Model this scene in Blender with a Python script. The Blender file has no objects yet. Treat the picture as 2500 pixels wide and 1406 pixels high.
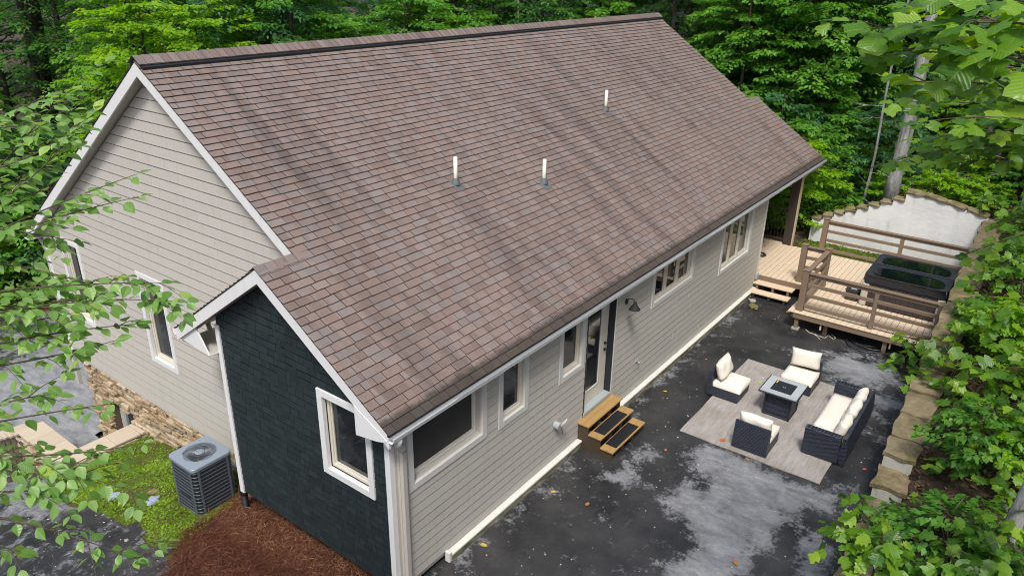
import bpy, math, random
import numpy as np
from mathutils import Vector, Matrix
random.seed(7)
RNG = np.random.default_rng(11)
R = math.radians
scene = bpy.context.scene
COL = scene.collection

# ------------------------------------------------------------------ camera
CAM = np.array([-5.622, -6.046, 8.470])
FW = np.array([0.7387512, 0.54357352, -0.39846516])
RT = np.array([0.59801579, -0.8013332, 0.01556315])
UP = np.array([0.31084365, 0.24978575, 0.91705142])
FPX = 1811.67
cd = bpy.data.cameras.new('camera')
cd.sensor_width = 36.0
cd.lens = FPX / 2500 * 36
cd.clip_start = 0.05
cd.clip_end = 400
cam = bpy.data.objects.new('camera', cd)
COL.objects.link(cam)
cam.matrix_world = Matrix([[RT[0], UP[0], -FW[0], CAM[0]], [RT[1], UP[1], -FW[1], CAM[1]],
                           [RT[2], UP[2], -FW[2], CAM[2]], [0, 0, 0, 1]])
scene.camera = cam

# ------------------------------------------------------------------ sky, sun, exposure
SUN_DIR = Vector((-0.47, -0.26, 0.84)).normalized()      # towards the sun
SUN_EL = math.asin(SUN_DIR.z)
SUN_AZ = math.atan2(SUN_DIR.x, SUN_DIR.y)
w = bpy.data.worlds.new('World')
scene.world = w
w.use_nodes = True
wn = w.node_tree.nodes
wl = w.node_tree.links
wn.clear()
sky = wn.new('ShaderNodeTexSky')
sky.sky_type = 'NISHITA'
sky.sun_disc = False
sky.sun_elevation = SUN_EL
sky.sun_rotation = SUN_AZ
sky.altitude = 600
sky.air_density = 1.0
sky.dust_density = 6.0
sky.ozone_density = 1.0
bg = wn.new('ShaderNodeBackground')
bg.inputs['Strength'].default_value = 0.125
wo = wn.new('ShaderNodeOutputWorld')
wl.new(sky.outputs[0], bg.inputs['Color'])
wl.new(bg.outputs[0], wo.inputs['Surface'])
sl = bpy.data.lights.new('sun', 'SUN')
sl.energy = 2.1
sl.angle = R(12)
sl.color = (1.0, 0.975, 0.94)
sun = bpy.data.objects.new('sun', sl)
COL.objects.link(sun)
sun.rotation_euler = SUN_DIR.to_track_quat('Z', 'Y').to_euler()
sun.location = (0, 0, 30)
scene.view_settings.view_transform = 'Standard'
scene.view_settings.look = 'None'
scene.view_settings.gamma = 1.0
scene.view_settings.use_curve_mapping = False
scene.view_settings.exposure = 0.55
try:
    scene.cycles.use_denoising = True
    scene.cycles.filter_width = 1.05
    scene.cycles.max_bounces = 7
    scene.cycles.diffuse_bounces = 3
    scene.cycles.transmission_bounces = 4
    scene.cycles.transparent_max_bounces = 4
    scene.cycles.sample_clamp_indirect = 4.0
    scene.cycles.caustics_reflective = False
    scene.cycles.caustics_refractive = False
except Exception:
    pass


def at(px, py, d):
    """a point d metres away along the photograph's ray"""
    v = FW + RT * (px - 1250) / FPX - UP * (py - 703) / FPX
    return CAM + v * (d / np.linalg.norm(v))


def atz(px, py, z):
    v = FW + RT * (px - 1250) / FPX - UP * (py - 703) / FPX
    return CAM + v * ((z - CAM[2]) / v[2])


# ------------------------------------------------------------------ materials
class NT:
    def __init__(self, name):
        self.m = bpy.data.materials.new(name)
        self.m.use_nodes = True
        self.t = self.m.node_tree
        self.n = self.t.nodes
        self.b = self.n.get('Principled BSDF')
        self.out = self.n.get('Material Output')

    def new(self, typ, **kw):
        x = self.n.new(typ)
        for k_, v in kw.items():
            if k_ in x.inputs:
                x.inputs[k_].default_value = v
            else:
                setattr(x, k_, v)
        return x

    def link(self, a, b):
        self.t.links.new(a, b)

    def math(self, op, a, b=None, clamp=False):
        x = self.n.new('ShaderNodeMath')
        x.operation = op
        x.use_clamp = clamp
        for i, v in enumerate((a, b)):
            if v is None:
                continue
            if isinstance(v, (int, float)):
                x.inputs[i].default_value = v
            else:
                self.link(v, x.inputs[i])
        return x.outputs[0]

    def mix(self, fac, a, b, mode='MIX'):
        x = self.n.new('ShaderNodeMix')
        x.data_type = 'RGBA'
        x.blend_type = mode
        for i, v in ((0, fac), (6, a), (7, b)):
            if isinstance(v, (int, float)):
                x.inputs[i].default_value = v
            elif isinstance(v, tuple):
                x.inputs[i].default_value = (*v, 1) if len(v) == 3 else v
            else:
                self.link(v, x.inputs[i])
        return x.outputs[2]

    def coord(self, kind='Object', scale=None, rot=None):
        tc = self.n.new('ShaderNodeTexCoord')
        if scale is None and rot is None:
            return tc.outputs[kind]
        mp = self.n.new('ShaderNodeMapping')
        if scale is not None:
            mp.inputs['Scale'].default_value = scale
        if rot is not None:
            mp.inputs['Rotation'].default_value = rot
        self.link(tc.outputs[kind], mp.inputs['Vector'])
        return mp.outputs[0]

    def world(self, scale=(1, 1, 1), rot=(0, 0, 0)):
        g = self.n.new('ShaderNodeNewGeometry')
        mp = self.n.new('ShaderNodeMapping')
        mp.inputs['Scale'].default_value = scale
        mp.inputs['Rotation'].default_value = rot
        self.link(g.outputs['Position'], mp.inputs['Vector'])
        return mp.outputs[0]

    def noise(self, vec, scale, detail=3.0, rough=0.55):
        x = self.n.new('ShaderNodeTexNoise')
        x.inputs['Scale'].default_value = scale
        x.inputs['Detail'].default_value = detail
        x.inputs['Roughness'].default_value = rough
        if vec is not None:
            self.link(vec, x.inputs['Vector'])
        return x.outputs['Fac']

    def ramp(self, fac, stops, interp='LINEAR'):
        x = self.n.new('ShaderNodeValToRGB')
        x.color_ramp.interpolation = interp
        e = x.color_ramp.elements
        while len(e) > 1:
            e.remove(e[-1])
        e[0].position = stops[0][0]
        c = stops[0][1]
        e[0].color = (*c, 1) if len(c) == 3 else c
        for p_, c in stops[1:]:
            q = e.new(p_)
            q.color = (*c, 1) if len(c) == 3 else c
        self.link(fac, x.inputs['Fac'])
        return x.outputs['Color']

    def bump(self, h, strength=0.3, dist=0.01):
        x = self.n.new('ShaderNodeBump')
        x.inputs['Strength'].default_value = strength
        x.inputs['Distance'].default_value = dist
        self.link(h, x.inputs['Height'])
        self.link(x.outputs[0], self.b.inputs['Normal'])

    def set(self, **kw):
        for k_, v in kw.items():
            nm = {'color': 'Base Color', 'rough': 'Roughness', 'metal': 'Metallic', 'spec': 'Specular IOR Level'}.get(k_, k_)
            if isinstance(v, (int, float)):
                self.b.inputs[nm].default_value = v
            elif isinstance(v, tuple):
                self.b.inputs[nm].default_value = (*v, 1)
            else:
                self.link(v, self.b.inputs[nm])
        return self.m


def g3(v):
    return (v, v, v)


def paint(name, col, rough=0.55, var=0.12, scale=3.0, dirt=0.0, bump=0.15, fine=90.0):
    n = NT(name)
    p = n.world()
    a = n.noise(p, scale, 4)
    c = n.mix(n.math('MULTIPLY', a, var * 2, True), tuple(x * (1 + var * .6) for x in col), tuple(x * (1 - var) for x in col))
    if dirt:
        d = n.ramp(n.noise(n.world((5, 5, .8)), 2.2, 5), [(.52, g3(0)), (.75, g3(1))])
        c = n.mix(n.math('MULTIPLY', d, dirt), c, tuple(x * .45 for x in col))
    n.bump(n.noise(p, fine, 2), bump, .003)
    oi = n.new('ShaderNodeObjectInfo')
    hv = n.new('ShaderNodeHueSaturation')
    n.link(c, hv.inputs['Color'])
    n.link(n.math('ADD', n.math('MULTIPLY', oi.outputs['Random'], var * .7), 1 - var * .35), hv.inputs['Value'])
    return n.set(color=hv.outputs[0], rough=rough)


M = {}
M['siding'] = paint('siding_paint', (.475, .450, .400), .6, .07, 1.2, .16, .25, 60)
M['white'] = paint('white_trim_paint', (.70, .705, .69), .5, .05, 2.0, .12, .1)
M['soffit'] = paint('soffit_paint', (.42, .405, .37), .65, .05, 2.0, .05, .1)
M['frame'] = paint('window_frame_beige', (.60, .56, .47), .5, .05, 3, .1, .1)
M['casing_grey'] = paint('casing_pale_grey', (.60, .595, .56), .55, .05, 2, .1, .1)
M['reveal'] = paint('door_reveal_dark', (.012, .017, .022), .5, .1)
M['ledge'] = paint('ledge_offwhite', (.66, .65, .59), .6, .08, 2.5, .25, .2)
M['dark'] = paint('black_opening_shade', (.010, .010, .011), .8, .1)
M['black_metal'] = paint('black_metal', (.010, .010, .011), .75, .15)
M['black_plastic'] = paint('black_corrugated_plastic', (.014, .015, .017), .45, .1)
M['galv'] = paint('galvanised_box', (.33, .36, .36), .45, .1)
M['pvc'] = paint('aged_pvc', (.72, .71, .60), .5, .06, 6, .2)
M['boot'] = paint('pipe_boot_grey', (.10, .115, .12), .6, .15, 8)
M['deck_board'] = paint('deck_composite_tan', (.63, .505, .365), .6, .07, 2.0, .12, .3, 70)
M['deck_brown'] = paint('deck_composite_brown', (.190, .136, .092), .6, .10, 3.0, .10, .3, 70)
M['deck_post_cream'] = paint('porch_trim_cream', (.50, .42, .28), .6, .1, 3, .2)
M['porch_brown'] = paint('porch_post_brown', (.035, .026, .021), .6, .15)
M['step_wood'] = paint('step_wood_honey', (.36, .225, .085), .55, .18, 5, .22, .35, 60)
M['step_side'] = paint('step_side_brown', (.055, .038, .022), .7, .2, 5)
M['rubber'] = paint('rubber_mat', (.012, .013, .016), .55, .3, 12, 0, .6, 160)
M['cushion'] = paint('cushion_cream', (.72, .67, .575), .85, .05, 5, .06, .35, 220)
M['tile_grey'] = paint('tabletop_grey_slat', (.36, .39, .40), .5, .12, 8)
M['table_black'] = paint('table_black', (.016, .018, .024), .45, .2)
M['orange'] = paint('warning_sticker', (.75, .33, .03), .5)
M['tub_cover'] = paint('tub_cover_vinyl', (.020, .024, .032), .42, .2, 6, 0, .5, 120)
M['tub_side'] = paint('tub_side_brown', (.035, .027, .026), .5, .2, 10)
M['tub_corner'] = paint('tub_corner_grey', (.46, .42, .36), .55, .1)
M['coping'] = paint('sandstone_coping', (.46, .39, .295), .75, .12, 2.6, .18, .5, 40)
M['slate'] = paint('slate_rock', (.26, .31, .38), .6, .3, 9, .1, .8, 30)
M['mossrock'] = paint('mossy_rock', (.14, .13, .05), .85, .3, 9, .1, .8, 30)
M['ac_paint'] = paint('ac_paint_grey', (.22, .265, .31), .42, .08, 4, .05, .05)
M['ac_dark'] = paint('ac_coil_dark', (.020, .023, .027), .6, .2)
M['ac_louver'] = paint('ac_louver_grey', (.085, .10, .12), .45, .1)
M['fan'] = paint('fan_blade_steel', (.16, .19, .23), .35, .1)
M['concrete'] = paint('concrete_pad', (.33, .31, .28), .85, .15, 5, .2, .5)
M['hose'] = paint('black_hose', (.03, .034, .042), .35, .1)
M['cord'] = paint('white_cord', (.60, .58, .48), .6, .1)
M['aluminium'] = paint('gutter_aluminium', (.60, .62, .64), .32, .12, 14, .1, .3, 120)
M['aluminium'].node_tree.nodes['Principled BSDF'].inputs['Metallic'].default_value = .55
M['bark_grey'] = None


def glass_mat():
    n = NT('window_glass_dark')
    p = n.world()
    c = n.ramp(n.noise(p, 1.6, 3), [(.32, (.004, .005, .006)), (.52, (.014, .017, .018)), (.75, (.060, .066, .068))])  # dim room painted into the glass: noise suggests shapes inside
    n.bump(n.noise(p, 1.1, 1), .035, .02)
    return n.set(color=c, rough=.03, spec=.75)


M['glass'] = glass_mat()


def screen_mat():
    n = NT('window_screen_mesh')
    p = n.world((1, 1, 1))
    c = n.ramp(n.noise(p, 2.0, 3), [(.3, (.018, .018, .018)), (.75, (.04, .039, .038))])
    return n.set(color=c, rough=.6)


M['screen'] = screen_mat()

SHINGLE = [(0.0, (.138, .096, .081)), (.16, (.182, .130, .110)), (.34, (.226, .170, .148)), (.48, (.200, .139, .113)),
           (.60, (.250, .198, .176)), (.74, (.168, .154, .149)), (.86, (.228, .197, .182)), (1.0, (.142, .104, .090))]


def shingle_mat(src):
    n = NT('roof_shingle_' + src)
    if src == 'object':
        r = n.new('ShaderNodeObjectInfo').outputs['Random']
    else:
        a = n.new('ShaderNodeAttribute')
        a.attribute_name = 'rnd'
        r = a.outputs['Fac']
    p = n.world((5.2, 5.2, 5.2))
    gx_ = n.new('ShaderNodeNewGeometry')
    sp = n.new('ShaderNodeSeparateXYZ')
    n.link(gx_.outputs['Position'], sp.inputs[0])
    cell = n.math('FLOOR', n.math('ADD', n.math('MULTIPLY', sp.outputs[0], 5.2), n.math('MULTIPLY', r, 37.0)))
    wnz = n.new('ShaderNodeTexWhiteNoise')
    wnz.noise_dimensions = '2D'
    cxx = n.new('ShaderNodeCombineXYZ')
    n.link(cell, cxx.inputs[0])
    n.link(r, cxx.inputs[1])
    n.link(cxx.outputs[0], wnz.inputs['Vector'])
    rr = n.math('FRACT', n.math('ADD', r, n.math('MULTIPLY', wnz.outputs['Value'], .55)))
    base = n.ramp(rr, SHINGLE)
    big = n.noise(n.world((.55, .55, .55)), 1.0, 2)
    base = n.mix(n.math('MULTIPLY', big, .50, True), base, (.186, .138, .119))
    # granules
    gran = n.noise(n.world(), 120, 3, .85)
    base = n.mix(n.ramp(gran, [(.42, g3(0)), (.68, g3(.50))]), base, (.30, .245, .215))
    base = n.mix(n.ramp(gran, [(.30, g3(.6)), (.46, g3(0))]), base, (.045, .034, .030))
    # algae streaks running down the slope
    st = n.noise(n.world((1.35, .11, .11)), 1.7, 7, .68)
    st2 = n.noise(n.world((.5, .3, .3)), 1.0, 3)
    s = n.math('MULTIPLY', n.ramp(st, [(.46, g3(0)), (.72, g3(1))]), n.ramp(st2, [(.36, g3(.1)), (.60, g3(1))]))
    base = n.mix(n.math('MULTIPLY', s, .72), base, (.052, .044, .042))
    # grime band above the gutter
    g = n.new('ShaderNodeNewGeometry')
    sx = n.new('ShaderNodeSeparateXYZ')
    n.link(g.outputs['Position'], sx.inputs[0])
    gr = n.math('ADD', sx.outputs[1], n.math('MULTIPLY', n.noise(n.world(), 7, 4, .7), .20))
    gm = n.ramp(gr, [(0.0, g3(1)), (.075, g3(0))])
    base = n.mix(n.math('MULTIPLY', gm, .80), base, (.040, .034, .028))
    n.bump(gran, .55, .006)
    return n.set(color=base, rough=.88, spec=.25)


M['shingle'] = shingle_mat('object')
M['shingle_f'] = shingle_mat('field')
M['shingle_edge'] = paint('shingle_edge_asphalt_shadow', (.022, .018, .018), .9, .3, 30)  # black asphalt edge, also painting the shadow line under each course
M['ridge_vent'] = paint('ridge_vent_black', (.014, .014, .016), .6, .2)


def shake_mat(src):
    n = NT('navy_shake_' + src)
    if src == 'object':
        r = n.new('ShaderNodeObjectInfo').outputs['Random']
    else:
        a = n.new('ShaderNodeAttribute')
        a.attribute_name = 'rnd'
        r = a.outputs['Fac']
    c = n.ramp(r, [(0, (.0085, .0155, .0175)), (.5, (.0122, .0218, .0240)), (1, (.0180, .0300, .0325))])
    gr = n.noise(n.world((60, 60, 6)), 1.0, 4, .6)
    n.bump(gr, .15, .002)
    c = n.mix(n.math('MULTIPLY', n.noise(n.world(), 2.0, 3), .35), c, (.008, .0125, .016))
    return n.set(color=c, rough=.62)


M['shake'] = shake_mat('object')
M['shake_f'] = shake_mat('field')
M['shake_back'] = paint('navy_wall_backing', (.006, .008, .010), .8, .1)


def stone_mat():
    n = NT('ledge_stone_tan')
    r = n.new('ShaderNodeObjectInfo').outputs['Random']
    a = n.new('ShaderNodeAttribute')
    a.attribute_name = 'rnd'
    r = n.math('FRACT', n.math('ADD', r, a.outputs['Fac']))
    c = n.ramp(r, [(0, (.22, .135, .065)), (.2, (.36, .25, .14)), (.45, (.46, .355, .225)), (.65, (.28, .18, .085)), (.8, (.55, .46, .335)), (1, (.17, .12, .08))])
    p = n.world()
    c = n.mix(n.ramp(n.noise(p, 14, 5), [(.45, g3(0)), (.75, g3(.6))]), c, (.62, .54, .42))
    c = n.mix(n.ramp(n.noise(p, 6, 5), [(.50, g3(0)), (.72, g3(.7))]), c, (.20, .13, .06))
    n.bump(n.noise(p, 26, 5, .7), .9, .02)
    return n.set(color=c, rough=.85)


M['stone'] = stone_mat()
M['mortar'] = paint('stone_backing', (.10, .075, .05), .95, .3, 12)


def capstone_mat():
    n = NT('capstone_olive')
    p = n.world()
    oi = n.new('ShaderNodeObjectInfo').outputs['Random']
    c = n.ramp(n.noise(p, 3.2, 6, .65), [(.30, (.075, .062, .028)), (.50, (.20, .155, .082)), (.70, (.34, .27, .16))])
    c = n.mix(n.math('MULTIPLY', oi, .5), c, (.26, .215, .135))
    ms = n.ramp(n.noise(p, 1.7, 5), [(.50, g3(0)), (.68, g3(.75))])
    c = n.mix(ms, c, (.085, .088, .018))
    n.bump(n.noise(p, 13, 6, .65), .9, .03)
    return n.set(color=c, rough=.9)


M['capstone'] = capstone_mat()


def stucco_mat():
    n = NT('white_stucco')
    p = n.world()
    c = n.ramp(n.noise(p, 1.3, 5), [(.3, (.64, .645, .63)), (.65, (.76, .76, .745))])
    c = n.mix(n.ramp(n.noise(n.world((3, 3, .6)), 1.6, 6), [(.58, g3(0)), (.80, g3(.55))]), c, (.40, .40, .34))
    vor = n.new('ShaderNodeTexVoronoi')
    vor.inputs['Scale'].default_value = 5
    n.link(n.world((1, 1, 2.0)), vor.inputs['Vector'])
    n.bump(n.math('ADD', n.noise(p, 7, 5, .65), n.math('MULTIPLY', vor.outputs['Distance'], .6)), .28, .018)
    return n.set(color=c, rough=.85)


M['stucco'] = stucco_mat()


def wicker_mat():
    n = NT('wicker_navy')
    g = n.new('ShaderNodeTexCoord')
    sx = n.new('ShaderNodeSeparateXYZ')
    n.link(g.outputs['Object'], sx.inputs[0])
    u = n.math('ADD', sx.outputs[0], sx.outputs[1])
    cx = n.new('ShaderNodeCombineXYZ')
    n.link(u, cx.inputs[0])
    n.link(n.math('ADD', sx.outputs[2], n.math('MULTIPLY', sx.outputs[1], .5)), cx.inputs[1])
    br = n.new('ShaderNodeTexBrick')
    br.offset = .5
    br.inputs['Scale'].default_value = 1
    br.inputs['Brick Width'].default_value = .070
    br.inputs['Row Height'].default_value = .030
    br.inputs['Mortar Size'].default_value = .008
    br.inputs['Mortar Smooth'].default_value = .7
    br.inputs['Color1'].default_value = (.030, .038, .062, 1)
    br.inputs['Color2'].default_value = (.048, .058, .088, 1)
    br.inputs['Mortar'].default_value = (.003, .003, .005, 1)
    n.link(cx.outputs[0], br.inputs['Vector'])
    n.bump(n.math('SUBTRACT', 1.0, br.outputs['Fac']), 1.0, .012)
    return n.set(color=br.outputs['Color'], rough=.42)


M['wicker'] = wicker_mat()


def rug_mat():
    n = NT('rug_taupe')
    c = n.ramp(n.noise(n.world((1.0, 7, 1)), 2.4, 6, .7), [(.30, (.235, .215, .195)), (.55, (.335, .310, .285)), (.75, (.40, .375, .345))])
    c = n.mix(n.ramp(n.noise(n.world(), 1.5, 5), [(.48, g3(0)), (.70, g3(.45))]), c, (.19, .165, .135))
    n.bump(n.noise(n.world((90, 260, 1)), 1.0, 2), .5, .004)
    return n.set(color=c, rough=.95)


M['rug'] = rug_mat()


def asphalt_mat():
    n = NT('asphalt_wet_and_dry')
    a = n.new('ShaderNodeAttribute')
    a.attribute_name = 'dry'
    p = n.world()
    e = n.math('ADD', n.math('MULTIPLY', n.noise(p, 2.6, 10, .76), .85), n.math('MULTIPLY', n.noise(p, 13, 7, .80), .45))
    d = n.math('ADD', a.outputs['Fac'], n.math('MULTIPLY', n.math('SUBTRACT', e, .64), 2.5))
    m = n.ramp(d, [(.33, g3(0)), (.56, g3(.70)), (.98, g3(1))])
    streak = n.noise(n.world((2.0, .8, 1), (0, 0, .7)), 2.2, 7, .72)
    light = n.mix(n.ramp(streak, [(.32, g3(0)), (.68, g3(1))]), (.150, .157, .170), (.350, .358, .37))
    agg = n.noise(p, 95, 3, .85)
    dark = n.mix(n.ramp(n.noise(p, .9, 6, .65), [(.38, g3(0)), (.72, g3(1))]), (.0155, .0160, .0175), (.052, .0515, .0505))
    dark = n.mix(n.ramp(agg, [(.55, g3(0)), (.70, g3(.55))]), dark, (.10, .10, .105))
    light = n.mix(n.ramp(agg, [(.30, g3(.55)), (.50, g3(0))]), light, (.055, .058, .062))
    c = n.mix(m, dark, light)
    n.bump(agg, .6, .006)
    return n.set(color=c, rough=n.math('ADD', n.math('MULTIPLY', m, .42), n.math('ADD', .30, n.math('MULTIPLY', e, .25))), spec=.42)


M['asphalt'] = asphalt_mat()


def ground_mat():
    n = NT('earth_and_leaf_litter')
    p = n.world()
    c = n.ramp(n.noise(p, 5.5, 8, .72), [(.28, (.012, .008, .005)), (.47, (.045, .028, .017)), (.60, (.105, .070, .042)), (.74, (.20, .155, .11))])
    c = n.mix(n.ramp(n.noise(p, 1.1, 5), [(.50, g3(0)), (.72, g3(.55))]), c, (.045, .055, .014))
    n.bump(n.noise(p, 16, 6, .75), 1.0, .06)
    return n.set(color=c, rough=.95)


M['ground'] = ground_mat()


def soil_mat(name, a, b, c_):
    n = NT(name)
    p = n.world()
    c = n.ramp(n.noise(p, 3.2, 7, .7), [(.30, a), (.50, b), (.70, c_)])
    n.bump(n.noise(p, 30, 5, .75), 1.0, .04)
    return n.set(color=c, rough=.95)


M['straw_soil'] = soil_mat('pine_straw_bed', (.045, .016, .008), (.11, .040, .018), (.20, .115, .052))
M['moss_soil'] = soil_mat('moss_bed', (.050, .034, .008), (.085, .100, .008), (.15, .19, .014))


def attr_leaf(name, ramp, trans=.42, rough=.45, spec=.5, src='attr', vein=False, tcol=None):
    n = NT(name)
    if src == 'attr':
        a = n.new('ShaderNodeAttribute')
        a.attribute_name = 'rnd'
        r = a.outputs['Fac']
        oi = n.new('ShaderNodeObjectInfo')
        r = n.math('ADD', n.math('MULTIPLY', r, .8), n.math('MULTIPLY', oi.outputs['Random'], .2))
    else:
        r = n.new('ShaderNodeObjectInfo').outputs['Random']
    c = n.ramp(r, ramp)
    if vein:
        uv = n.new('ShaderNodeUVMap')
        sx = n.new('ShaderNodeSeparateXYZ')
        n.link(uv.outputs[0], sx.inputs[0])
        au = n.math('ABSOLUTE', sx.outputs[0])
        sv = n.math('SINE', n.math('MULTIPLY', n.math('SUBTRACT', sx.outputs[1], n.math('MULTIPLY', au, .75)), 52.0))
        rib = n.ramp(au, [(0, g3(1)), (.03, g3(0))])
        hgt = n.math('ADD', n.math('MULTIPLY', sv, .35), n.math('MULTIPLY', n.math('SUBTRACT', 1.0, rib), .8))
        c = n.mix(n.math('MULTIPLY', rib, .45), c, (.28, .38, .10))
        c = n.mix(n.math('MULTIPLY', n.ramp(sv, [(.80, g3(0)), (1, g3(1))]), .22), c, (.20, .33, .09))
        n.bump(hgt, .35, .006)
    n.set(color=c, rough=rough, spec=spec)
    tr = n.new('ShaderNodeBsdfTranslucent')
    hv = n.new('ShaderNodeHueSaturation')
    hv.inputs['Hue'].default_value = .485
    hv.inputs['Saturation'].default_value = 1.10
    hv.inputs['Value'].default_value = 1.9
    n.link(c, hv.inputs['Color'])
    n.link(hv.outputs[0], tr.inputs['Color'])
    mx = n.new('ShaderNodeMixShader')
    mx.inputs[0].default_value = trans
    n.link(n.b.outputs[0], mx.inputs[1])
    n.link(tr.outputs[0], mx.inputs[2])
    n.link(mx.outputs[0], n.out.inputs['Surface'])
    return n.m


G_DARK = [(0, (.022, .066, .014)), (.4, (.050, .150, .026)), (.8, (.095, .240, .040)), (1, (.165, .33, .065))]
G_MID = [(0, (.040, .122, .018)), (.4, (.095, .255, .030)), (.8, (.160, .350, .046)), (1, (.25, .44, .080))]
G_BRIGHT = [(0, (.095, .210, .008)), (.4, (.165, .335, .012)), (.8, (.255, .440, .020)), (1, (.35, .52, .035))]
G_BLUE = [(0, (.024, .078, .034)), (.4, (.060, .170, .064)), (.8, (.115, .260, .098)), (1, (.18, .34, .135))]
M['leaf_dark'] = attr_leaf('leaf_forest_dark', G_DARK)
M['leaf_mid'] = attr_leaf('leaf_forest_mid', G_MID)
M['leaf_bright'] = attr_leaf('leaf_maple_bright', G_BRIGHT)
M['leaf_blue'] = attr_leaf('leaf_blue_green', G_BLUE)
M['needle'] = attr_leaf('hemlock_needle', [(0, (.010, .030, .010)), (.5, (.024, .065, .017)), (1, (.062, .125, .034))], .2)
M['leaf_birch'] = attr_leaf('leaf_birch', [(0, (.085, .200, .025)), (.35, (.155, .310, .055)), (.7, (.225, .390, .105)), (.92, (.290, .450, .130)), (1, (.42, .52, .05))], .38, .32, .6, 'object', True)
M['leaf_birch_f'] = attr_leaf('leaf_birch_small', [(0, (.085, .200, .025)), (.35, (.155, .310, .055)), (.7, (.225, .390, .105)), (.92, (.290, .450, .130)), (1, (.42, .52, .05))], .38, .32, .6, 'attr', True)
M['leaf_tulip'] = attr_leaf('leaf_tulip', [(0, (.028, .085, .008)), (.25, (.070, .185, .012)), (.6, (.135, .285, .018)), (.85, (.20, .36, .024)), (1, (.29, .44, .040))], .42, .36, .5, 'object', True)
M['leaf_tulip_f'] = attr_leaf('leaf_tulip_field', [(0, (.028, .085, .008)), (.25, (.070, .185, .012)), (.6, (.135, .285, .018)), (.85, (.20, .36, .024)), (1, (.29, .44, .040))], .42, .38, .5, 'attr', True)
M['moss'] = attr_leaf('moss_leaf', [(0, (.055, .070, .008)), (.35, (.105, .180, .010)), (.7, (.170, .290, .016)), (1, (.28, .39, .040))], .25, .6, .3)
M['straw'] = attr_leaf('pine_needle', [(0, (.030, .009, .005)), (.35, (.090, .028, .013)), (.7, (.165, .064, .032)), (1, (.33, .21, .11))], .1, .7, .3)
M['litter_pale'] = attr_leaf('petal_litter', [(0, (.32, .27, .15)), (.5, (.58, .55, .45)), (1, (.78, .76, .68))], .1, .8, .3)
M['litter_brown'] = attr_leaf('dry_leaf_litter', [(0, (.045, .024, .013)), (.4, (.115, .070, .040)), (.75, (.22, .155, .10)), (1, (.40, .33, .25))], .1, .8, .3)
M['leaf_orange'] = paint('fallen_leaf_orange', (.36, .14, .05), .6, .2)
M['leaf_yellow'] = paint('fallen_leaf_yellow', (.46, .36, .06), .6, .2)
M['leaf_green'] = paint('fallen_leaf_green', (.26, .42, .05), .5, .2)


def bark_mat(name, a, b, c_):
    n = NT(name)
    p = n.world((9, 9, 1.6))
    c = n.ramp(n.noise(p, 1.2, 6, .7), [(.3, a), (.52, b), (.72, c_)])
    n.bump(n.noise(p, 3.0, 5, .7), 1.0, .03)
    return n.set(color=c, rough=.9)


M['bark_dark'] = bark_mat('bark_dark', (.010, .008, .006), (.028, .022, .017), (.060, .050, .040))
M['bark_grey'] = bark_mat('bark_pale_grey', (.09, .09, .08), (.28, .28, .26), (.50, .50, .47))
M['bark_brown'] = bark_mat('bark_brown', (.03, .022, .014), (.085, .065, .045), (.17, .14, .105))
M['twig'] = bark_mat('twig_olive', (.040, .034, .018), (.095, .080, .045), (.16, .135, .08))
M['far_wall'] = paint('far_building_grey', (.14, .15, .15), .8, .1)
M['dirt_bank'] = soil_mat('dirt_bank', (.040, .014, .006), (.11, .040, .015), (.19, .085, .035))


def water_mat():
    n = NT('puddle_water')
    n.bump(n.noise(n.world(), 3.5, 3), .04, .02)
    return n.set(color=(.004, .006, .007), rough=.05, spec=.25)


M['water'] = water_mat()


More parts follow.
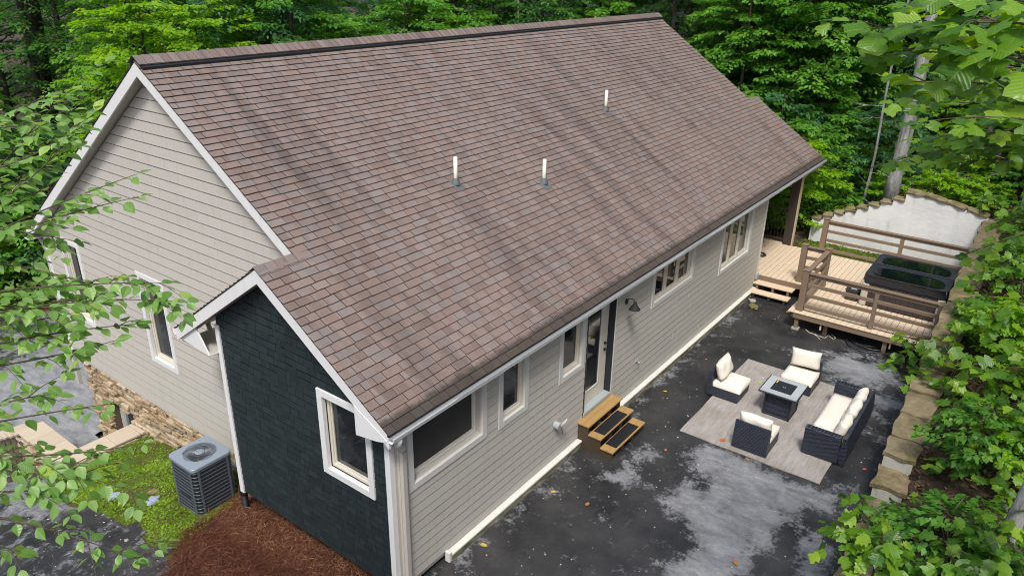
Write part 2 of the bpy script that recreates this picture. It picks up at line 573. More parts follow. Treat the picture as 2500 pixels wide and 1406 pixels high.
# ------------------------------------------------------------------ geometry helpers
class MB:
    def __init__(self):
        self.v, self.f, self.mi, self.rnd = [], [], [], []
        self.uv = None

    def add(self, vs, fs, mi=0, rnd=0.0):
        o = len(self.v)
        self.v += [tuple(map(float, q)) for q in vs]
        self.f += [tuple(i + o for i in f) for f in fs]
        self.mi += [mi] * len(fs)
        self.rnd += [rnd] * len(vs)
        return self

    def box(self, x0, x1, y0, y1, z0, z1, mi=0, rnd=0.0):
        vs = [(x, y, z) for z in (z0, z1) for y in (y0, y1) for x in (x0, x1)]
        fs = [(0, 2, 3, 1), (4, 5, 7, 6), (0, 1, 5, 4), (2, 6, 7, 3), (0, 4, 6, 2), (1, 3, 7, 5)]
        return self.add(vs, fs, mi, rnd)

    def cbox(self, x0, x1, y0, y1, z0, z1, c=.006, mi=0, jit=0.0, rnd=0.0, M4=None):
        """box with chamfered edges"""
        c = min(c, (x1 - x0) * .45, (y1 - y0) * .45, (z1 - z0) * .45)
        vs, idx = [], {}
        for sx in (0, 1):
            for sy in (0, 1):
                for sz in (0, 1):
                    X, Y, Z = (x0, x1)[sx], (y0, y1)[sy], (z0, z1)[sz]
                    ix, iy, iz = (c, -c)[sx], (c, -c)[sy], (c, -c)[sz]
                    jx, jy, jz = (random.uniform(-jit, jit) for _ in range(3)) if jit else (0, 0, 0)
                    for a, q in enumerate(((X, Y + iy, Z + iz), (X + ix, Y, Z + iz), (X + ix, Y + iy, Z))):
                        idx[(sx, sy, sz, a)] = len(vs)
                        vs.append((q[0] + jx, q[1] + jy, q[2] + jz))
        I = idx
        fs = []
        for s in (0, 1):
            for a in range(3):
                q = []
                for t, u in ((0, 0), (1, 0), (1, 1), (0, 1)):
                    k_ = [0, 0, 0]
                    k_[a] = s
                    k_[(a + 1) % 3] = t
                    k_[(a + 2) % 3] = u
                    q.append(I[(*k_, a)])
                fs.append(tuple(q if s else q[::-1]))
        for a in range(3):
            b, d = (a + 1) % 3, (a + 2) % 3
            for sb in (0, 1):
                for sd in (0, 1):
                    k0, k1 = [0, 0, 0], [0, 0, 0]
                    k1[a] = 1
                    k0[b] = k1[b] = sb
                    k0[d] = k1[d] = sd
                    q = [I[(*k0, b)], I[(*k1, b)], I[(*k1, d)], I[(*k0, d)]]
                    fs.append(tuple(q if sb == sd else q[::-1]))
        for sx in (0, 1):
            for sy in (0, 1):
                for sz in (0, 1):
                    q = [I[(sx, sy, sz, a)] for a in range(3)]
                    fs.append(tuple(q if (sx + sy + sz) % 2 else q[::-1]))
        if M4 is not None:
            vs = [tuple(M4 @ Vector(q)) for q in vs]
        return self.add(vs, fs, mi, rnd)

    def prism(self, poly, a0, a1, axis=0, mi=0):
        """2-D polygon extruded along an axis (0: poly is y,z; 1: x,z; 2: x,y)"""
        n = len(poly)

        def P(q, a):
            return {0: (a, q[0], q[1]), 1: (q[0], a, q[1]), 2: (q[0], q[1], a)}[axis]
        vs = [P(q, a0) for q in poly] + [P(q, a1) for q in poly]
        fs = [tuple(range(n))[::-1], tuple(range(n, 2 * n))]
        fs += [(i, (i + 1) % n, n + (i + 1) % n, n + i) for i in range(n)]
        return self.add(vs, fs, mi)

    def tube(self, pts, rad, n=8, mi=0, cap=True):
        pts = [Vector(q) for q in pts]
        if not hasattr(rad, '__len__'):
            rad = [rad] * len(pts)
        vs, fs = [], []
        up = None
        for i, q in enumerate(pts):
            d = (pts[min(i + 1, len(pts) - 1)] - pts[max(i - 1, 0)])
            if d.length < 1e-9:
                d = Vector((0, 0, 1))
            d.normalize()
            if up is None:
                up = Vector((0, 0, 1)) if abs(d.z) < .9 else Vector((1, 0, 0))
            s = d.cross(up)
            if s.length < 1e-6:
                s = d.cross(Vector((0, 1, 0)))
            s.normalize()
            up = s.cross(d).normalized()
            for j in range(n):
                t = 2 * math.pi * j / n
                vs.append(q + (s * math.cos(t) + up * math.sin(t)) * rad[i])
        for i in range(len(pts) - 1):
            for j in range(n):
                a, b = i * n + j, i * n + (j + 1) % n
                fs.append((a, b, b + n, a + n))
        if cap:
            fs.append(tuple(range(n))[::-1])
            fs.append(tuple(range((len(pts) - 1) * n, len(pts) * n)))
        return self.add(vs, fs, mi)

    def lathe(self, prof, n=20, c=(0, 0, 0), mi=0):
        vs, fs = [], []
        for r_, z in prof:
            for j in range(n):
                t = 2 * math.pi * j / n
                vs.append((c[0] + r_ * math.cos(t), c[1] + r_ * math.sin(t), c[2] + z))
        for i in range(len(prof) - 1):
            for j in range(n):
                a, b = i * n + j, i * n + (j + 1) % n
                fs.append((a, b, b + n, a + n))
        return self.add(vs, fs, mi)

    def mesh(self, name, mats, smooth=False, rnd=False):
        me = bpy.data.meshes.new(name)
        me.from_pydata(self.v, [], self.f)
        for m in (mats if isinstance(mats, (list, tuple)) else [mats]):
            me.materials.append(M[m] if isinstance(m, str) else m)
        if any(self.mi):
            me.polygons.foreach_set('material_index', self.mi)
        if smooth:
            me.polygons.foreach_set('use_smooth', [True] * len(me.polygons))
        if rnd:
            a = me.attributes.new('rnd', 'FLOAT', 'POINT')
            a.data.foreach_set('value', self.rnd)
        me.update()
        return me

    def build(self, name, mats, parent=None, smooth=False, rnd=False, loc=None):
        return put(name, self.mesh(name, mats, smooth, rnd), parent, loc)


def put(name, me, parent=None, loc=None, rot=None, scale=None):
    o = bpy.data.objects.new(name, me)
    COL.objects.link(o)
    if parent is not None:
        o.parent = parent
    if loc is not None:
        o.location = loc
    if rot is not None:
        o.rotation_euler = rot
    if scale is not None:
        o.scale = scale
    return o


def tag(o, label=None, cat=None, group=None, kind=None):
    if label:
        o['label'] = label
    if cat:
        o['category'] = cat
    if group:
        o['group'] = group
    if kind:
        o['kind'] = kind
    return o


def thing(name, label, cat, loc=(0, 0, 0), rz=0.0, group=None):
    o = put(name, None, None, loc)
    o.rotation_euler = (0, 0, rz)
    o.empty_display_size = .2
    return tag(o, label, cat, group)


def quads_mesh(name, V, mat, rnd=None, uv=None, nv=4):
    """mesh of many loose polygons with nv corners: V is (N*nv,3)"""
    n = len(V) // nv
    me = bpy.data.meshes.new(name)
    me.vertices.add(n * nv)
    me.vertices.foreach_set('co', np.asarray(V, np.float32).ravel())
    me.loops.add(n * nv)
    me.loops.foreach_set('vertex_index', np.arange(n * nv, dtype=np.int32))
    me.polygons.add(n)
    me.polygons.foreach_set('loop_start', np.arange(0, n * nv, nv, dtype=np.int32))
    me.polygons.foreach_set('loop_total', np.full(n, nv, np.int32))
    me.materials.append(M[mat] if isinstance(mat, str) else mat)
    if rnd is not None:
        a = me.attributes.new('rnd', 'FLOAT', 'POINT')
        a.data.foreach_set('value', np.repeat(rnd, nv).astype(np.float32))
    if uv is not None:
        l = me.uv_layers.new(name='UVMap')
        l.data.foreach_set('uv', np.asarray(uv, np.float32).ravel())
    me.update(calc_edges=True)
    me.validate()
    return me


def norm(a):
    return a / np.maximum(np.linalg.norm(a, axis=-1, keepdims=True), 1e-9)


def leaf_quads(P, D, N, L, W, fold=.12):
    """diamond leaves: base, side, tip, side"""
    D, N = norm(D), norm(N)
    S = norm(np.cross(D, N))
    N = np.cross(S, D)
    L, W = L[:, None], W[:, None]
    V = np.stack([P, P + D * L * .45 + S * W * .5 + N * L * fold, P + D * L - N * L * fold * .6, P + D * L * .45 - S * W * .5 + N * L * fold], 1)
    return V.reshape(-1, 3)

# ------------------------------------------------------------------ ground
def lerp_tab(t, tab):
    xs, ys = zip(*tab)
    return np.interp(t, xs, ys)


WALL_TOP = [(3.2, .02), (5.0, .05), (5.75, .22), (6.05, .30), (6.75, .62), (7.2, .90), (9.0, 1.12), (11.2, 1.58), (13.5, 1.72), (19.2, 2.05), (26, 2.3)]
FRONT = [(-9, -.05), (0, -.02), (1.5, -.10), (3.86, -.345), (6.1, -.53), (7.1, -.86), (8.55, -1.16), (9.3, -1.45), (10.2, -1.85), (11.2, -2.15), (12.2, -2.30), (30, -2.3)]


def ss(a, b, t):
    u = np.clip((t - a) / (b - a), 0, 1)
    return u * u * (3 - 2 * u)


def wall_in(x):
    return -4.95 + (np.asarray(x, float) - 6) * .008


def gh(x, y):
    x, y = np.asarray(x, float), np.asarray(y, float)
    front = lerp_tab(y, FRONT)
    # court below the coping wall
    a = ss(8.52, 8.92, y) * ss(-1.0, -.62, x) * (1 - ss(1.5, 3.5, x))
    z = front * (1 - a) + -2.3 * a
    # along the patio side the ground stays level
    b = ss(1.2, 3.0, x) * (1 - ss(10.0, 11.0, y))
    z = z * (1 - b) + -.02 * b
    # beyond the house towards the woods
    z = z + .10 * np.clip(y - 21, 0, 12) + .03 * np.clip(y - 33, 0, 60) + .5 * ss(21, 23, y) 
    far = ss(15.0, 17.6, x) * (1 - ss(4, 12, y))
    z = z * (1 - far) + far * (.28 + .02 * np.clip(x - 18, 0, 40))
    # behind the white garden wall
    bw = ss(19.0, 19.35, x) * (1 - ss(-2.7, -.3, y)) * 1.55
    z = z + bw * (1 - .25 * ss(20, 30, x))
    # hillside on the right
    wi = wall_in(x)
    h = lerp_tab(x, WALL_TOP) - .12
    hill = h + np.clip(wi - .45 - y, 0, 40) * .42
    hs = ss(.10, .45, wi - y) * ss(3.0, 5.0, x)
    hs2 = ss(.2, 2.2, wi - y) * (1 - ss(3.0, 5.0, x))
    k_ = np.maximum(hs, hs2 * .999)
    z = z * (1 - k_) + hill * k_
    return z


def grid_lines(parts):
    out = []
    for a, b, s in parts:
        out += list(np.arange(a, b - 1e-6, s))
    out.append(parts[-1][1])
    return np.array(out)


gx = grid_lines([(-26, -8, 1.5), (-8, -2.2, .4), (-2.2, 1.5, .14), (1.5, 4, .4), (4, 8, .2), (8, 18.6, .4), (18.6, 19.6, .12), (19.6, 30, .5), (30, 90, 3)])
gy = grid_lines([(-40, -14, 2), (-14, -6, .5), (-6, -4.6, .12), (-4.6, -3, .4), (-3, 3, .25), (3, 12.4, .16), (12.4, 26, .5), (26, 40, 1), (40, 110, 4)])
X, Y = np.meshgrid(gx, gy)
Z = gh(X, Y)
rough_amp = np.where((X > 16) | (Y > 13) | (Y < -5.3), .10, .012)
Z = Z + RNG.normal(0, 1, Z.shape) * rough_amp * .35
Z = np.where((Y > -4.85) & (Y < 0.2) & (X > -.3) & (X < 17), np.minimum(Z, -.03), Z)
Z = np.where((X < -1.9) & (Y < 12.4) & (Y > -7.5) & (X > -9), Z - .10, Z)
Z = np.where((Y > 9.1) & (Y < 19.2) & (X > -.45) & (X < 7) | (Y > 12.2) & (Y < 19.2) & (X > -9) & (X < 7), Z - .12, Z)
nx, ny = len(gx), len(gy)
me = bpy.data.meshes.new('ground')
fs = [(j * nx + i, j * nx + i + 1, (j + 1) * nx + i + 1, (j + 1) * nx + i) for j in range(ny - 1) for i in range(nx - 1)]
me.from_pydata(np.stack([X, Y, Z], -1).reshape(-1, 3).tolist(), [], fs)
for m_ in ('ground', 'straw_soil', 'moss_soil', 'dirt_bank'):
    me.materials.append(M[m_])
mi = []
for j in range(ny - 1):
    for i in range(nx - 1):
        cx, cy = (gx[i] + gx[i + 1]) / 2, (gy[j] + gy[j + 1]) / 2
        k_ = 0
        if -2.2 < cx < .7 and -1.5 < cy < 4.3 + .45 * cx:
            k_ = 1
        elif -2.2 < cx < .7 and 3.5 < cy < 8.7:
            k_ = 2
        elif 17.2 < cx < 19 and -4.8 < cy < -.2:
            k_ = 2
        elif 19.5 < cy < 24 and cx < 14:
            k_ = 3
        mi.append(k_)
me.polygons.foreach_set('material_index', mi)
me.polygons.foreach_set('use_smooth', [True] * len(me.polygons))
tag(put('ground', me), kind='structure')


# asphalt: patio beside the house and driveway in front
def in_poly(px, py, poly):
    c = np.zeros(px.shape, bool)
    n = len(poly)
    for i in range(n):
        x0, y0 = poly[i]
        x1, y1 = poly[(i + 1) % n]
        if y0 == y1:
            continue
        t = ((y0 > py) != (y1 > py)) & (px < (x1 - x0) * (py - y0) / (y1 - y0) + x0)
        c ^= t
    return c


DRY = [[(1695, 1095), (1740, 1085), (1800, 1110), (1880, 1150), (1960, 1185), (2005, 1197), (2060, 1190), (2100, 1165), (2085, 1205), (2040, 1215), (2030, 1250), (1960, 1235), (1930, 1240), (1915, 1270), (1895, 1320), (1860, 1340), (1830, 1370), (1760, 1466), (1620, 1470), (1625, 1390), (1670, 1360), (1705, 1320), (1690, 1285), (1650, 1260), (1605, 1235), (1625, 1205), (1665, 1180), (1695, 1160), (1680, 1130)],
       [(1960, 1300), (2000, 1290), (2030, 1330), (2030, 1406), (2000, 1470), (1930, 1470), (1945, 1400), (1960, 1350)],
       [(1540, 1095), (1570, 1085), (1605, 1105), (1590, 1125), (1555, 1135), (1535, 1120)],
       [(1490, 1150), (1520, 1130), (1570, 1165), (1540, 1185), (1485, 1195)],
       [(1465, 1288), (1500, 1262), (1508, 1275), (1475, 1296)],
       [(1530, 1345), (1570, 1326), (1588, 1350), (1560, 1364), (1530, 1358)],
       [(2010, 882), (2060, 868), (2110, 888), (2165, 898), (2175, 922), (2120, 938), (2060, 918)],
       [(2140, 965), (2185, 970), (2205, 990), (2170, 1000)]]
WET = [[(1690, 1165), (1730, 1160), (1755, 1185), (1730, 1200), (1690, 1195)]]
HALF = [[(1900, 850), (2200, 850), (2230, 1000), (2150, 1130), (2040, 1000), (1960, 900)]]


def ground_poly(poly, z=0.0):
    return [tuple(atz(a, b, z)[:2]) for a, b in poly]


def sheet(name, x0, x1, y0, y1, s, keep, zoff, dryf, edge_j=0.0):
    xs = np.linspace(x0, x1, int((x1 - x0) / s) + 1)
    ys = np.linspace(y0, y1, int((y1 - y0) / s) + 1)
    X, Y = np.meshgrid(xs, ys)
    if edge_j:
        X = X + RNG.normal(0, edge_j, X.shape)
        Y = Y + RNG.normal(0, edge_j, X.shape)
    Zs = zoff(X, Y)
    n, m = len(xs), len(ys)
    cx, cy = (X[:-1, :-1] + X[1:, 1:]) / 2, (Y[:-1, :-1] + Y[1:, 1:]) / 2
    K = keep(cx, cy)
    fs = [(j * n + i, j * n + i + 1, (j + 1) * n + i + 1, (j + 1) * n + i) for j in range(m - 1) for i in range(n - 1) if K[j, i]]
    me = bpy.data.meshes.new(name)
    me.from_pydata(np.stack([X, Y, Zs], -1).reshape(-1, 3).tolist(), [], fs)
    a = me.attributes.new('dry', 'FLOAT', 'POINT')
    a.data.foreach_set('value', dryf(X, Y).ravel().astype(np.float32))
    me.materials.append(M['asphalt'])
    me.polygons.foreach_set('use_smooth', [True] * len(me.polygons))
    return tag(put(name, me), kind='structure')


def blur(a, n):
    for _ in range(n):
        b = np.pad(a, 1, mode='edge')
        a = (b[:-2, 1:-1] + b[2:, 1:-1] + b[1:-1, :-2] + b[1:-1, 2:] + b[1:-1, 1:-1]) / 5
    return a


def patio_dry(X, Y):
    d = np.full(X.shape, .08)
    for p_ in HALF:
        d[in_poly(X, Y, ground_poly(p_))] = .33
    d[(Y > -.40 - .10 * np.sin(X * 2.3)) & (X > .8) & (X < 14)] = .36
    for p_ in DRY:
        d[in_poly(X, Y, ground_poly(p_))] = .80
    for p_ in WET:
        d[in_poly(X, Y, ground_poly(p_))] = .08
    return blur(d, 22)


sheet('patio', .10, 17.4, -5.05, .20, .06, lambda x, y: ((x + .35 * np.sin(y * 2.1) * 0 > .10)), lambda x, y: x * 0 + .006 * np.sin(x * .7 + y), patio_dry)


def drive_keep(x, y):
    e = -1.48 + .10 * np.sin(y * 1.7) + .05 * np.sin(y * 5.3)
    a = (x < e) & (y < 12.6)
    b = (y > 8.95) & (x > -.62) & (y < 19.4 + np.sin(x))
    c = (y >= 12.0) & (y < 19.4 + np.sin(x))
    d = (y < -.75) & (x < .12) & (y > -6 + .3 * np.sin(x * 3))
    return (a | b | c | d) & ~((x > .60) & (y < 11.2) & (y > 0))


def drive_dry(X, Y):
    d = np.full(X.shape, .27)
    d = d + .75 * ss(10.4, 12.2, Y + .5 * np.sin(X * 1.7)) * (1 - .75 * ss(15.2, 16.6, Y - .3 * X))
    d = d + .35 * ss(6.2, 7.6, Y) * (X < -1.2) * ss(-2.8, -1.6, X)
    return d


sheet('driveway', -9, 7, -8, 20.5, .16, drive_keep, lambda x, y: gh(x, y) + .018, drive_dry, .02)

# ------------------------------------------------------------------ the house
K = .678
TH = math.atan(K)
CT, ST = math.cos(TH), math.sin(TH)
HE, OV = 3.038, .205                      # roof edge height, overhang
YR, YS = 5.658, 2.203                     # main ridge, porch/bump-out ridge
XE0, XR0, XR1, XE1 = -.262, .388, 18.13, 18.786
XG, WD = .653, 11.316                     # gable wall plane, house width
XW = 14.361                               # far corner of the patio wall


def rz(y):
    return HE + (y + OV) * K


def rp(x, s, h=0.0):
    """point on the patio slope: s metres up the slope from the roof edge, h above it"""
    return (x, -OV + s * CT - h * ST, HE + s * ST + h * CT)


house = thing('house', 'long grey clapboard house with brown shingle roof and navy bump-out', 'house')


def wall_grid(mb, u0, u1, z0, z1, ops, fn, n0=-.16, n1=0.0):
    us = sorted({u0, u1, *[q for o in ops for q in o[:2]]})
    zs = sorted({z0, z1, *[q for o in ops for q in o[2:]]})
    for a, b in zip(us, us[1:]):
        for c, d in zip(zs, zs[1:]):
            if any(o[0] <= (a + b) / 2 <= o[1] and o[2] <= (c + d) / 2 <= o[3] for o in ops):
                continue
            vs, f = fn((a, b, n0, n1, c, d))
            mb.add(vs, f)


BF = [(0, 2, 3, 1), (4, 5, 7, 6), (0, 1, 5, 4), (2, 6, 7, 3), (0, 4, 6, 2), (1, 3, 7, 5)]


def fy(q):      # patio wall: u = x, outward = -y
    a, b, n0, n1, c, d = q
    return [(x, -n, z) for z in (c, d) for n in (n0, n1) for x in (a, b)], BF


def fg(q):      # gable wall: u = y, outward = -x
    a, b, n0, n1, c, d = q
    return [(XG - n, y, z) for z in (c, d) for n in (n0, n1) for y in (a, b)], BF


def fn_(q):     # navy wall: u = y, outward = -x at x = 0
    a, b, n0, n1, c, d = q
    return [(-n, y, z) for z in (c, d) for n in (n0, n1) for y in (a, b)], BF


def fcb(mb, F, a, b, n0, n1, c, d, ch=.004, mi=0):
    """chamfered box in wall coordinates"""
    if F is fy:
        mb.cbox(a, b, -n1, -n0, c, d, ch, mi)
    elif F is fg:
        mb.cbox(XG - n1, XG - n0, a, b, c, d, ch, mi)
    else:
        mb.cbox(-n1, -n0, a, b, c, d, ch, mi)


def window(F, u0, u1, z0, z1, cas=.11, rec=.05, lites=1, casm='casing_grey', pane='glass', fw_=.045, label=None, bead=True):
    """u0..u1, z0..z1 is the outside of the casing"""
    wd = put('window', None, house)
    if label:
        wd['label'] = label
    b = MB()
    for (a, c_, d, e) in ((u0, u0 + cas, z0, z1), (u1 - cas, u1, z0, z1), (u0 + cas, u1 - cas, z0, z0 + cas), (u0 + cas, u1 - cas, z1 - cas, z1)):
        fcb(b, F, a + .0015, c_ - .0015, -rec - .05, (.068 if F is fn_ else .056 if F is fg else .045) + random.uniform(0, .002), d + .001, e - .001)
    b.build('casing', casm, wd)
    a0, a1, c0, c1 = u0 + cas, u1 - cas, z0 + cas, z1 - cas
    b = MB()
    for (a, c_, d, e) in ((a0, a0 + fw_, c0, c1), (a1 - fw_, a1, c0, c1), (a0 + fw_, a1 - fw_, c0, c0 + fw_ * 1.2), (a0 + fw_, a1 - fw_, c1 - fw_, c1)):
        fcb(b, F, a, c_, -rec - .06, -rec + .035, d, e, .006)
    iw = (a1 - a0 - 2 * fw_)
    for i in range(1, lites):
        m = a0 + fw_ + iw * i / lites
        fcb(b, F, m - .045, m + .045, -rec - .06, -rec + .030, c0 + fw_, c1 - fw_, .006)
    b.build('frame', 'frame' if bead else casm, wd)
    for i in range(lites):
        p0 = a0 + fw_ + iw * i / lites + (.045 if i else 0)
        p1 = a0 + fw_ + iw * (i + 1) / lites - (.045 if i < lites - 1 else 0)
        b = MB()
        vs, f = F((p0 - .01, p1 + .01, -rec - .02, -rec - .008, c0 + fw_ - .01, c1 - fw_ + .01))
        b.add(vs, f).build('pane', pane, wd)
        # sash inside each light
        b = MB()
        s_ = .028
        for (a, c_, d, e) in ((p0, p0 + s_, c0 + fw_, c1 - fw_), (p1 - s_, p1, c0 + fw_, c1 - fw_), (p0 + s_, p1 - s_, c0 + fw_ * 1.2, c0 + fw_ * 1.2 + s_)):
            fcb(b, F, a, c_, -rec - .03, -rec + .012, d, e, .004)
        b.build('sash', 'frame', wd)
    return (a0, a1, c0, c1)


# openings (inside of the casings)
P_OPS = [(.34, 1.84, 1.86, 2.72), (2.36, 2.94, 1.815, 2.72), (4.09, 4.70, 1.81, 2.72), (4.93, 5.92, .60, 2.72), (7.57, 9.44, 2.01, 2.72), (11.29, 13.17, 1.55, 2.72)]
G_OPS = [(6.60, 7.33, 1.22, 2.94), (9.80, 10.45, 1.22, 2.94)]
N_OPS = [(.45, 1.30, 1.74, 2.94)]

window(fy, .23, 1.95, 1.75, 2.83, .11, .13, 1, 'casing_grey', 'screen', .02, 'large screened window at the near end of the patio wall', False)
window(fy, 2.25, 3.05, 1.705, 2.83)
window(fy, 3.98, 4.81, 1.70, 2.83)
window(fy, 7.46, 9.55, 1.90, 2.83, .11, .05, 3, label='three-light window past the wall lamp')
window(fy, 11.18, 13.28, 1.44, 2.83, .11, .05, 3, label='taller three-light window near the deck')
window(fn_, .34, 1.41, 1.63, 3.05, .11, .05, 1, 'white')
window(fg, 6.49, 7.44, 1.11, 3.05, .11, .05, 1, 'white')
window(fg, 9.69, 10.56, 1.11, 3.05, .11, .05, 1, 'white')

# walls behind the boards
b = MB()
wall_grid(b, .02, XW, .10, 2.86, P_OPS, fy)
patio_wall = b.build('patio_wall', 'siding', house)
b = MB()
wall_grid(b, 3.62, WD, -.02, 3.06, G_OPS, fg)
b.prism([(0.35, 3.06), (WD - .3, 3.06), (YR, 6.70)], XG, XG + .16, 0)
gable_wall = b.build('gable_wall', 'siding', house)
b = MB()
wall_grid(b, .02, 3.74, .17, 2.98, N_OPS, fn_)
b.prism([(.02, 2.98), (3.74, 2.98), (3.74, 3.30), (YS, 4.44), (.35, 3.20)], 0.0, .16, 0)
b.box(.16, XG, 3.60, 3.74, -.02, 3.3)
bump_wall = b.build('bump_out_wall', 'shake_back', house)
b = MB()
b.box(XG + .17, 14.2, .17, WD - .02, -2.3, 2.9)
b.box(14.2, 17.6, 3.0, WD - .02, -2.3, 2.9)
b.box(XW - .16, XW - .005, .02, 3.0, .1, 2.85)
b.box(.17, XG, .17, 3.55, .2, 2.9)
b.build('inner_walls', 'siding', house)


def cut(a, b, z, ops, mar=.045):
    """pieces of the run a..b at height z left over by openings"""
    runs = [(a, b)]
    for o in ops:
        if not (o[2] - mar < z < o[3] + mar):
            continue
        nr = []
        for p_, q in runs:
            if o[1] + mar <= p_ or o[0] - mar >= q:
                nr.append((p_, q))
                continue
            if o[0] - mar > p_:
                nr.append((p_, o[0] - mar))
            if o[1] + mar < q:
                nr.append((o[1] + mar, q))
        runs = nr
    return [r_ for r_ in runs if r_[1] - r_[0] > .02]


def lap_board(bb, prof, a0, c0, a1, c1, zb_, zt, axis):
    """lap board whose top edge sits back in a rabbet under the next board"""
    vs = []
    for e0, e1 in ((a0, a1), (c0, c1)):
        for o_, zz in prof:
            f = (zz - zb_) / (zt - zb_)
            u = e0 + (e1 - e0) * f
            vs.append((u, o_, zz) if axis == 1 else (XG + o_, u, zz))
    n_ = len(prof)
    fs_ = [(i_, i_ + 1, n_ + i_ + 1, n_ + i_) for i_ in range(n_ - 1)]
    fs_ += [tuple(range(n_))[::-1], tuple(range(n_, 2 * n_))]
    bb.add(vs, fs_)


# lap siding, patio side
EX = .158
z = .20
i = 0
while z < 2.84:
    for a, c in cut(.115, XW - .09, z + EX * .5, P_OPS):
        joints = [a]
        q = a + random.uniform(2.2, 3.66)
        while q < c - .7:
            joints.append(q)
            q += 3.66
        joints.append(c)
        for a_, c_ in zip(joints, joints[1:]):
            bb = MB()
            za = z + random.uniform(-.002, .002)
            zb = min(z + EX, 2.86)
            lap_board(bb, [(-.006, za), (-.034, za), (-.027, zb - .013), (-.004, zb - .013), (-.003, zb), (-.001, zb)], a_ + .0025, c_ - .0025, a_ + .0025, c_ - .0025, za, zb, 1)
            bb.build('siding_board', 'siding', patio_wall)
    z += EX
    i += 1

# lap siding, gable
EG = .187
z = .055
while z < 6.62:
    def lim(zz):
        t = (zz - HE) / K - OV + .31
        return max(3.70 if zz < 3.2 else .35, t), min(WD - .10, 2 * YR - t)
    a0, a1 = lim(z)
    t0, t1 = lim(z + EG)
    if a1 - a0 < .05:
        break
    for a, c in cut(a0, a1, z + EG * .5, G_OPS):
        joints = [a]
        q = a + random.uniform(1.8, 3.66)
        while q < c - .8:
            joints.append(q)
            q += 3.66
        joints.append(c)
        for a_, c_ in zip(joints, joints[1:]):
            tl = t0 if abs(a_ - a0) < 1e-6 else a_
            tr = t1 if abs(c_ - a1) < 1e-6 else c_
            tl, tr = min(tl, c_ - .01), max(tr, a_ + .01)
            if tl > tr:
                tl = tr = (tl + tr) / 2
            bb = MB()
            zt_ = z + EG
            lap_board(bb, [(-.006, z), (-.046, z), (-.036, zt_ - .019), (-.004, zt_ - .019), (-.003, zt_), (-.001, zt_)], a_ + .0025, c_ - .0025, tl + .0025, tr - .0025, z, zt_, 0)
            bb.build('siding_board', 'siding', gable_wall)
    z += EG

# navy shakes
shakes = []
z = .145
row = 0
while z < 4.2:
    zt_ = z + .122
    hi = 3.74 if z < 2.75 else min(3.74, 2 * YS - ((z - HE) / K - OV + .28))
    lo = .10 if z < 2.70 else max(.10, (z - HE) / K - OV + .28)
    if hi - lo < .05:
        break
    for a, c in cut(lo, hi, z + .07, N_OPS):
        q = a + (random.uniform(.05, .16) if row else 0.1)
        p_ = a
        while p_ < c - .01:
            q = min(q, c)
            if c - q < .04:
                q = c
            shakes.append((p_, q, z + random.choice((0, 0, .004, -.006, .006, -.010)), zt_))
            p_ = q
            q = p_ + random.choice((.09, .12, .15, .18, .21)) + random.uniform(-.012, .012)
    z += .122
    row += 1
SHP = ((-.006, 0), (-.046, 0), (-.038, .865), (-.004, .865), (-.004, 1), (-.001, 1))
SHF = [(i_, i_ + 1, 7 + i_, 6 + i_) for i_ in range(5)] + [(5, 4, 3, 2, 1, 0), (6, 7, 8, 9, 10, 11)]
su = MB()
su.add([(x, t, h) for t in (0, 1) for x, h in SHP], SHF)
su_me = su.mesh('shake', 'shake')
shakes.sort(key=lambda s: -(s[1] - s[0]) / (np.linalg.norm(np.array((0, s[0], s[2])) - CAM)) ** 1.0)
bf = MB()
for k_, (a, c, z0, z1) in enumerate(shakes):
    if k_ < 300:
        put('shake', su_me, bump_wall, (0, a + .0025, z0), None, (random.uniform(.93, 1.07), c - a - .005, z1 - z0))
    else:
        r_ = random.random()
        vs = [(x, a + .0025 + (c - a - .005) * t, z0 + (z1 - z0) * h) for t in (0, 1) for x, h in SHP]
        bf.add(vs, SHF, 0, r_)
tag(bf.build('shake_courses', 'shake_f', bump_wall, rnd=True), kind='stuff')

# corner boards and trim
MB().cbox(-.066, .060, .002, .098, .05, 2.98, .004).build('corner_board', 'white', house)
MB().cbox(.061, .150, -.040, .0015, .05, 2.90, .004).build('corner_board', 'siding', house)  # siding tone instead of white paints the shade on this side
MB().cbox(-.068, .050, 3.665, 3.765, .11, 3.30, .004).build('corner_board', 'white', house)
MB().cbox(XG - .056, XG + .05, WD - .10, WD + .025, -.06, 3.0, .004).build('corner_board', 'white', house)
MB().cbox(XW - .09, XW + .012, -.040, .04, .16, 2.86, .004).build('corner_board', 'casing_grey', house)
MB().cbox(XG - .044, XG + .01, 3.75, WD - .10, -.055, .050, .004).build('skirt_board', 'siding', house)
MB().cbox(1.0, 14.2, -.136, .0, .128, .168, .006).build('foundation_ledge', 'ledge', house)
n = NT('foundation_stained')
c = n.ramp(n.noise(n.world((2, 2, 9)), 2.0, 6), [(.35, (.095, .090, .045)), (.55, (.26, .245, .16)), (.75, (.45, .43, .35))])
n.bump(n.noise(n.world(), 22, 4), .5, .01)
M['found'] = n.set(color=c, rough=.9)
b = MB()
xs = list(np.arange(1.0, 14.2, 1.1)) + [14.2]
for a, c in zip(xs, xs[1:]):
    b.cbox(a + .004, c - .004, -.112 - random.uniform(0, .012), .15, -.3, .127, .006)
b.box(.20, 1.0, .10, .3, -.4, .16)
b.box(.25, .65, .2, 3.6, -.9, .16)
b.build('foundation', 'found', house)
MB().cbox(.93, .985, -.12, -.03, .02, .205, .004).build('ledge_end_block', 'ledge', house)

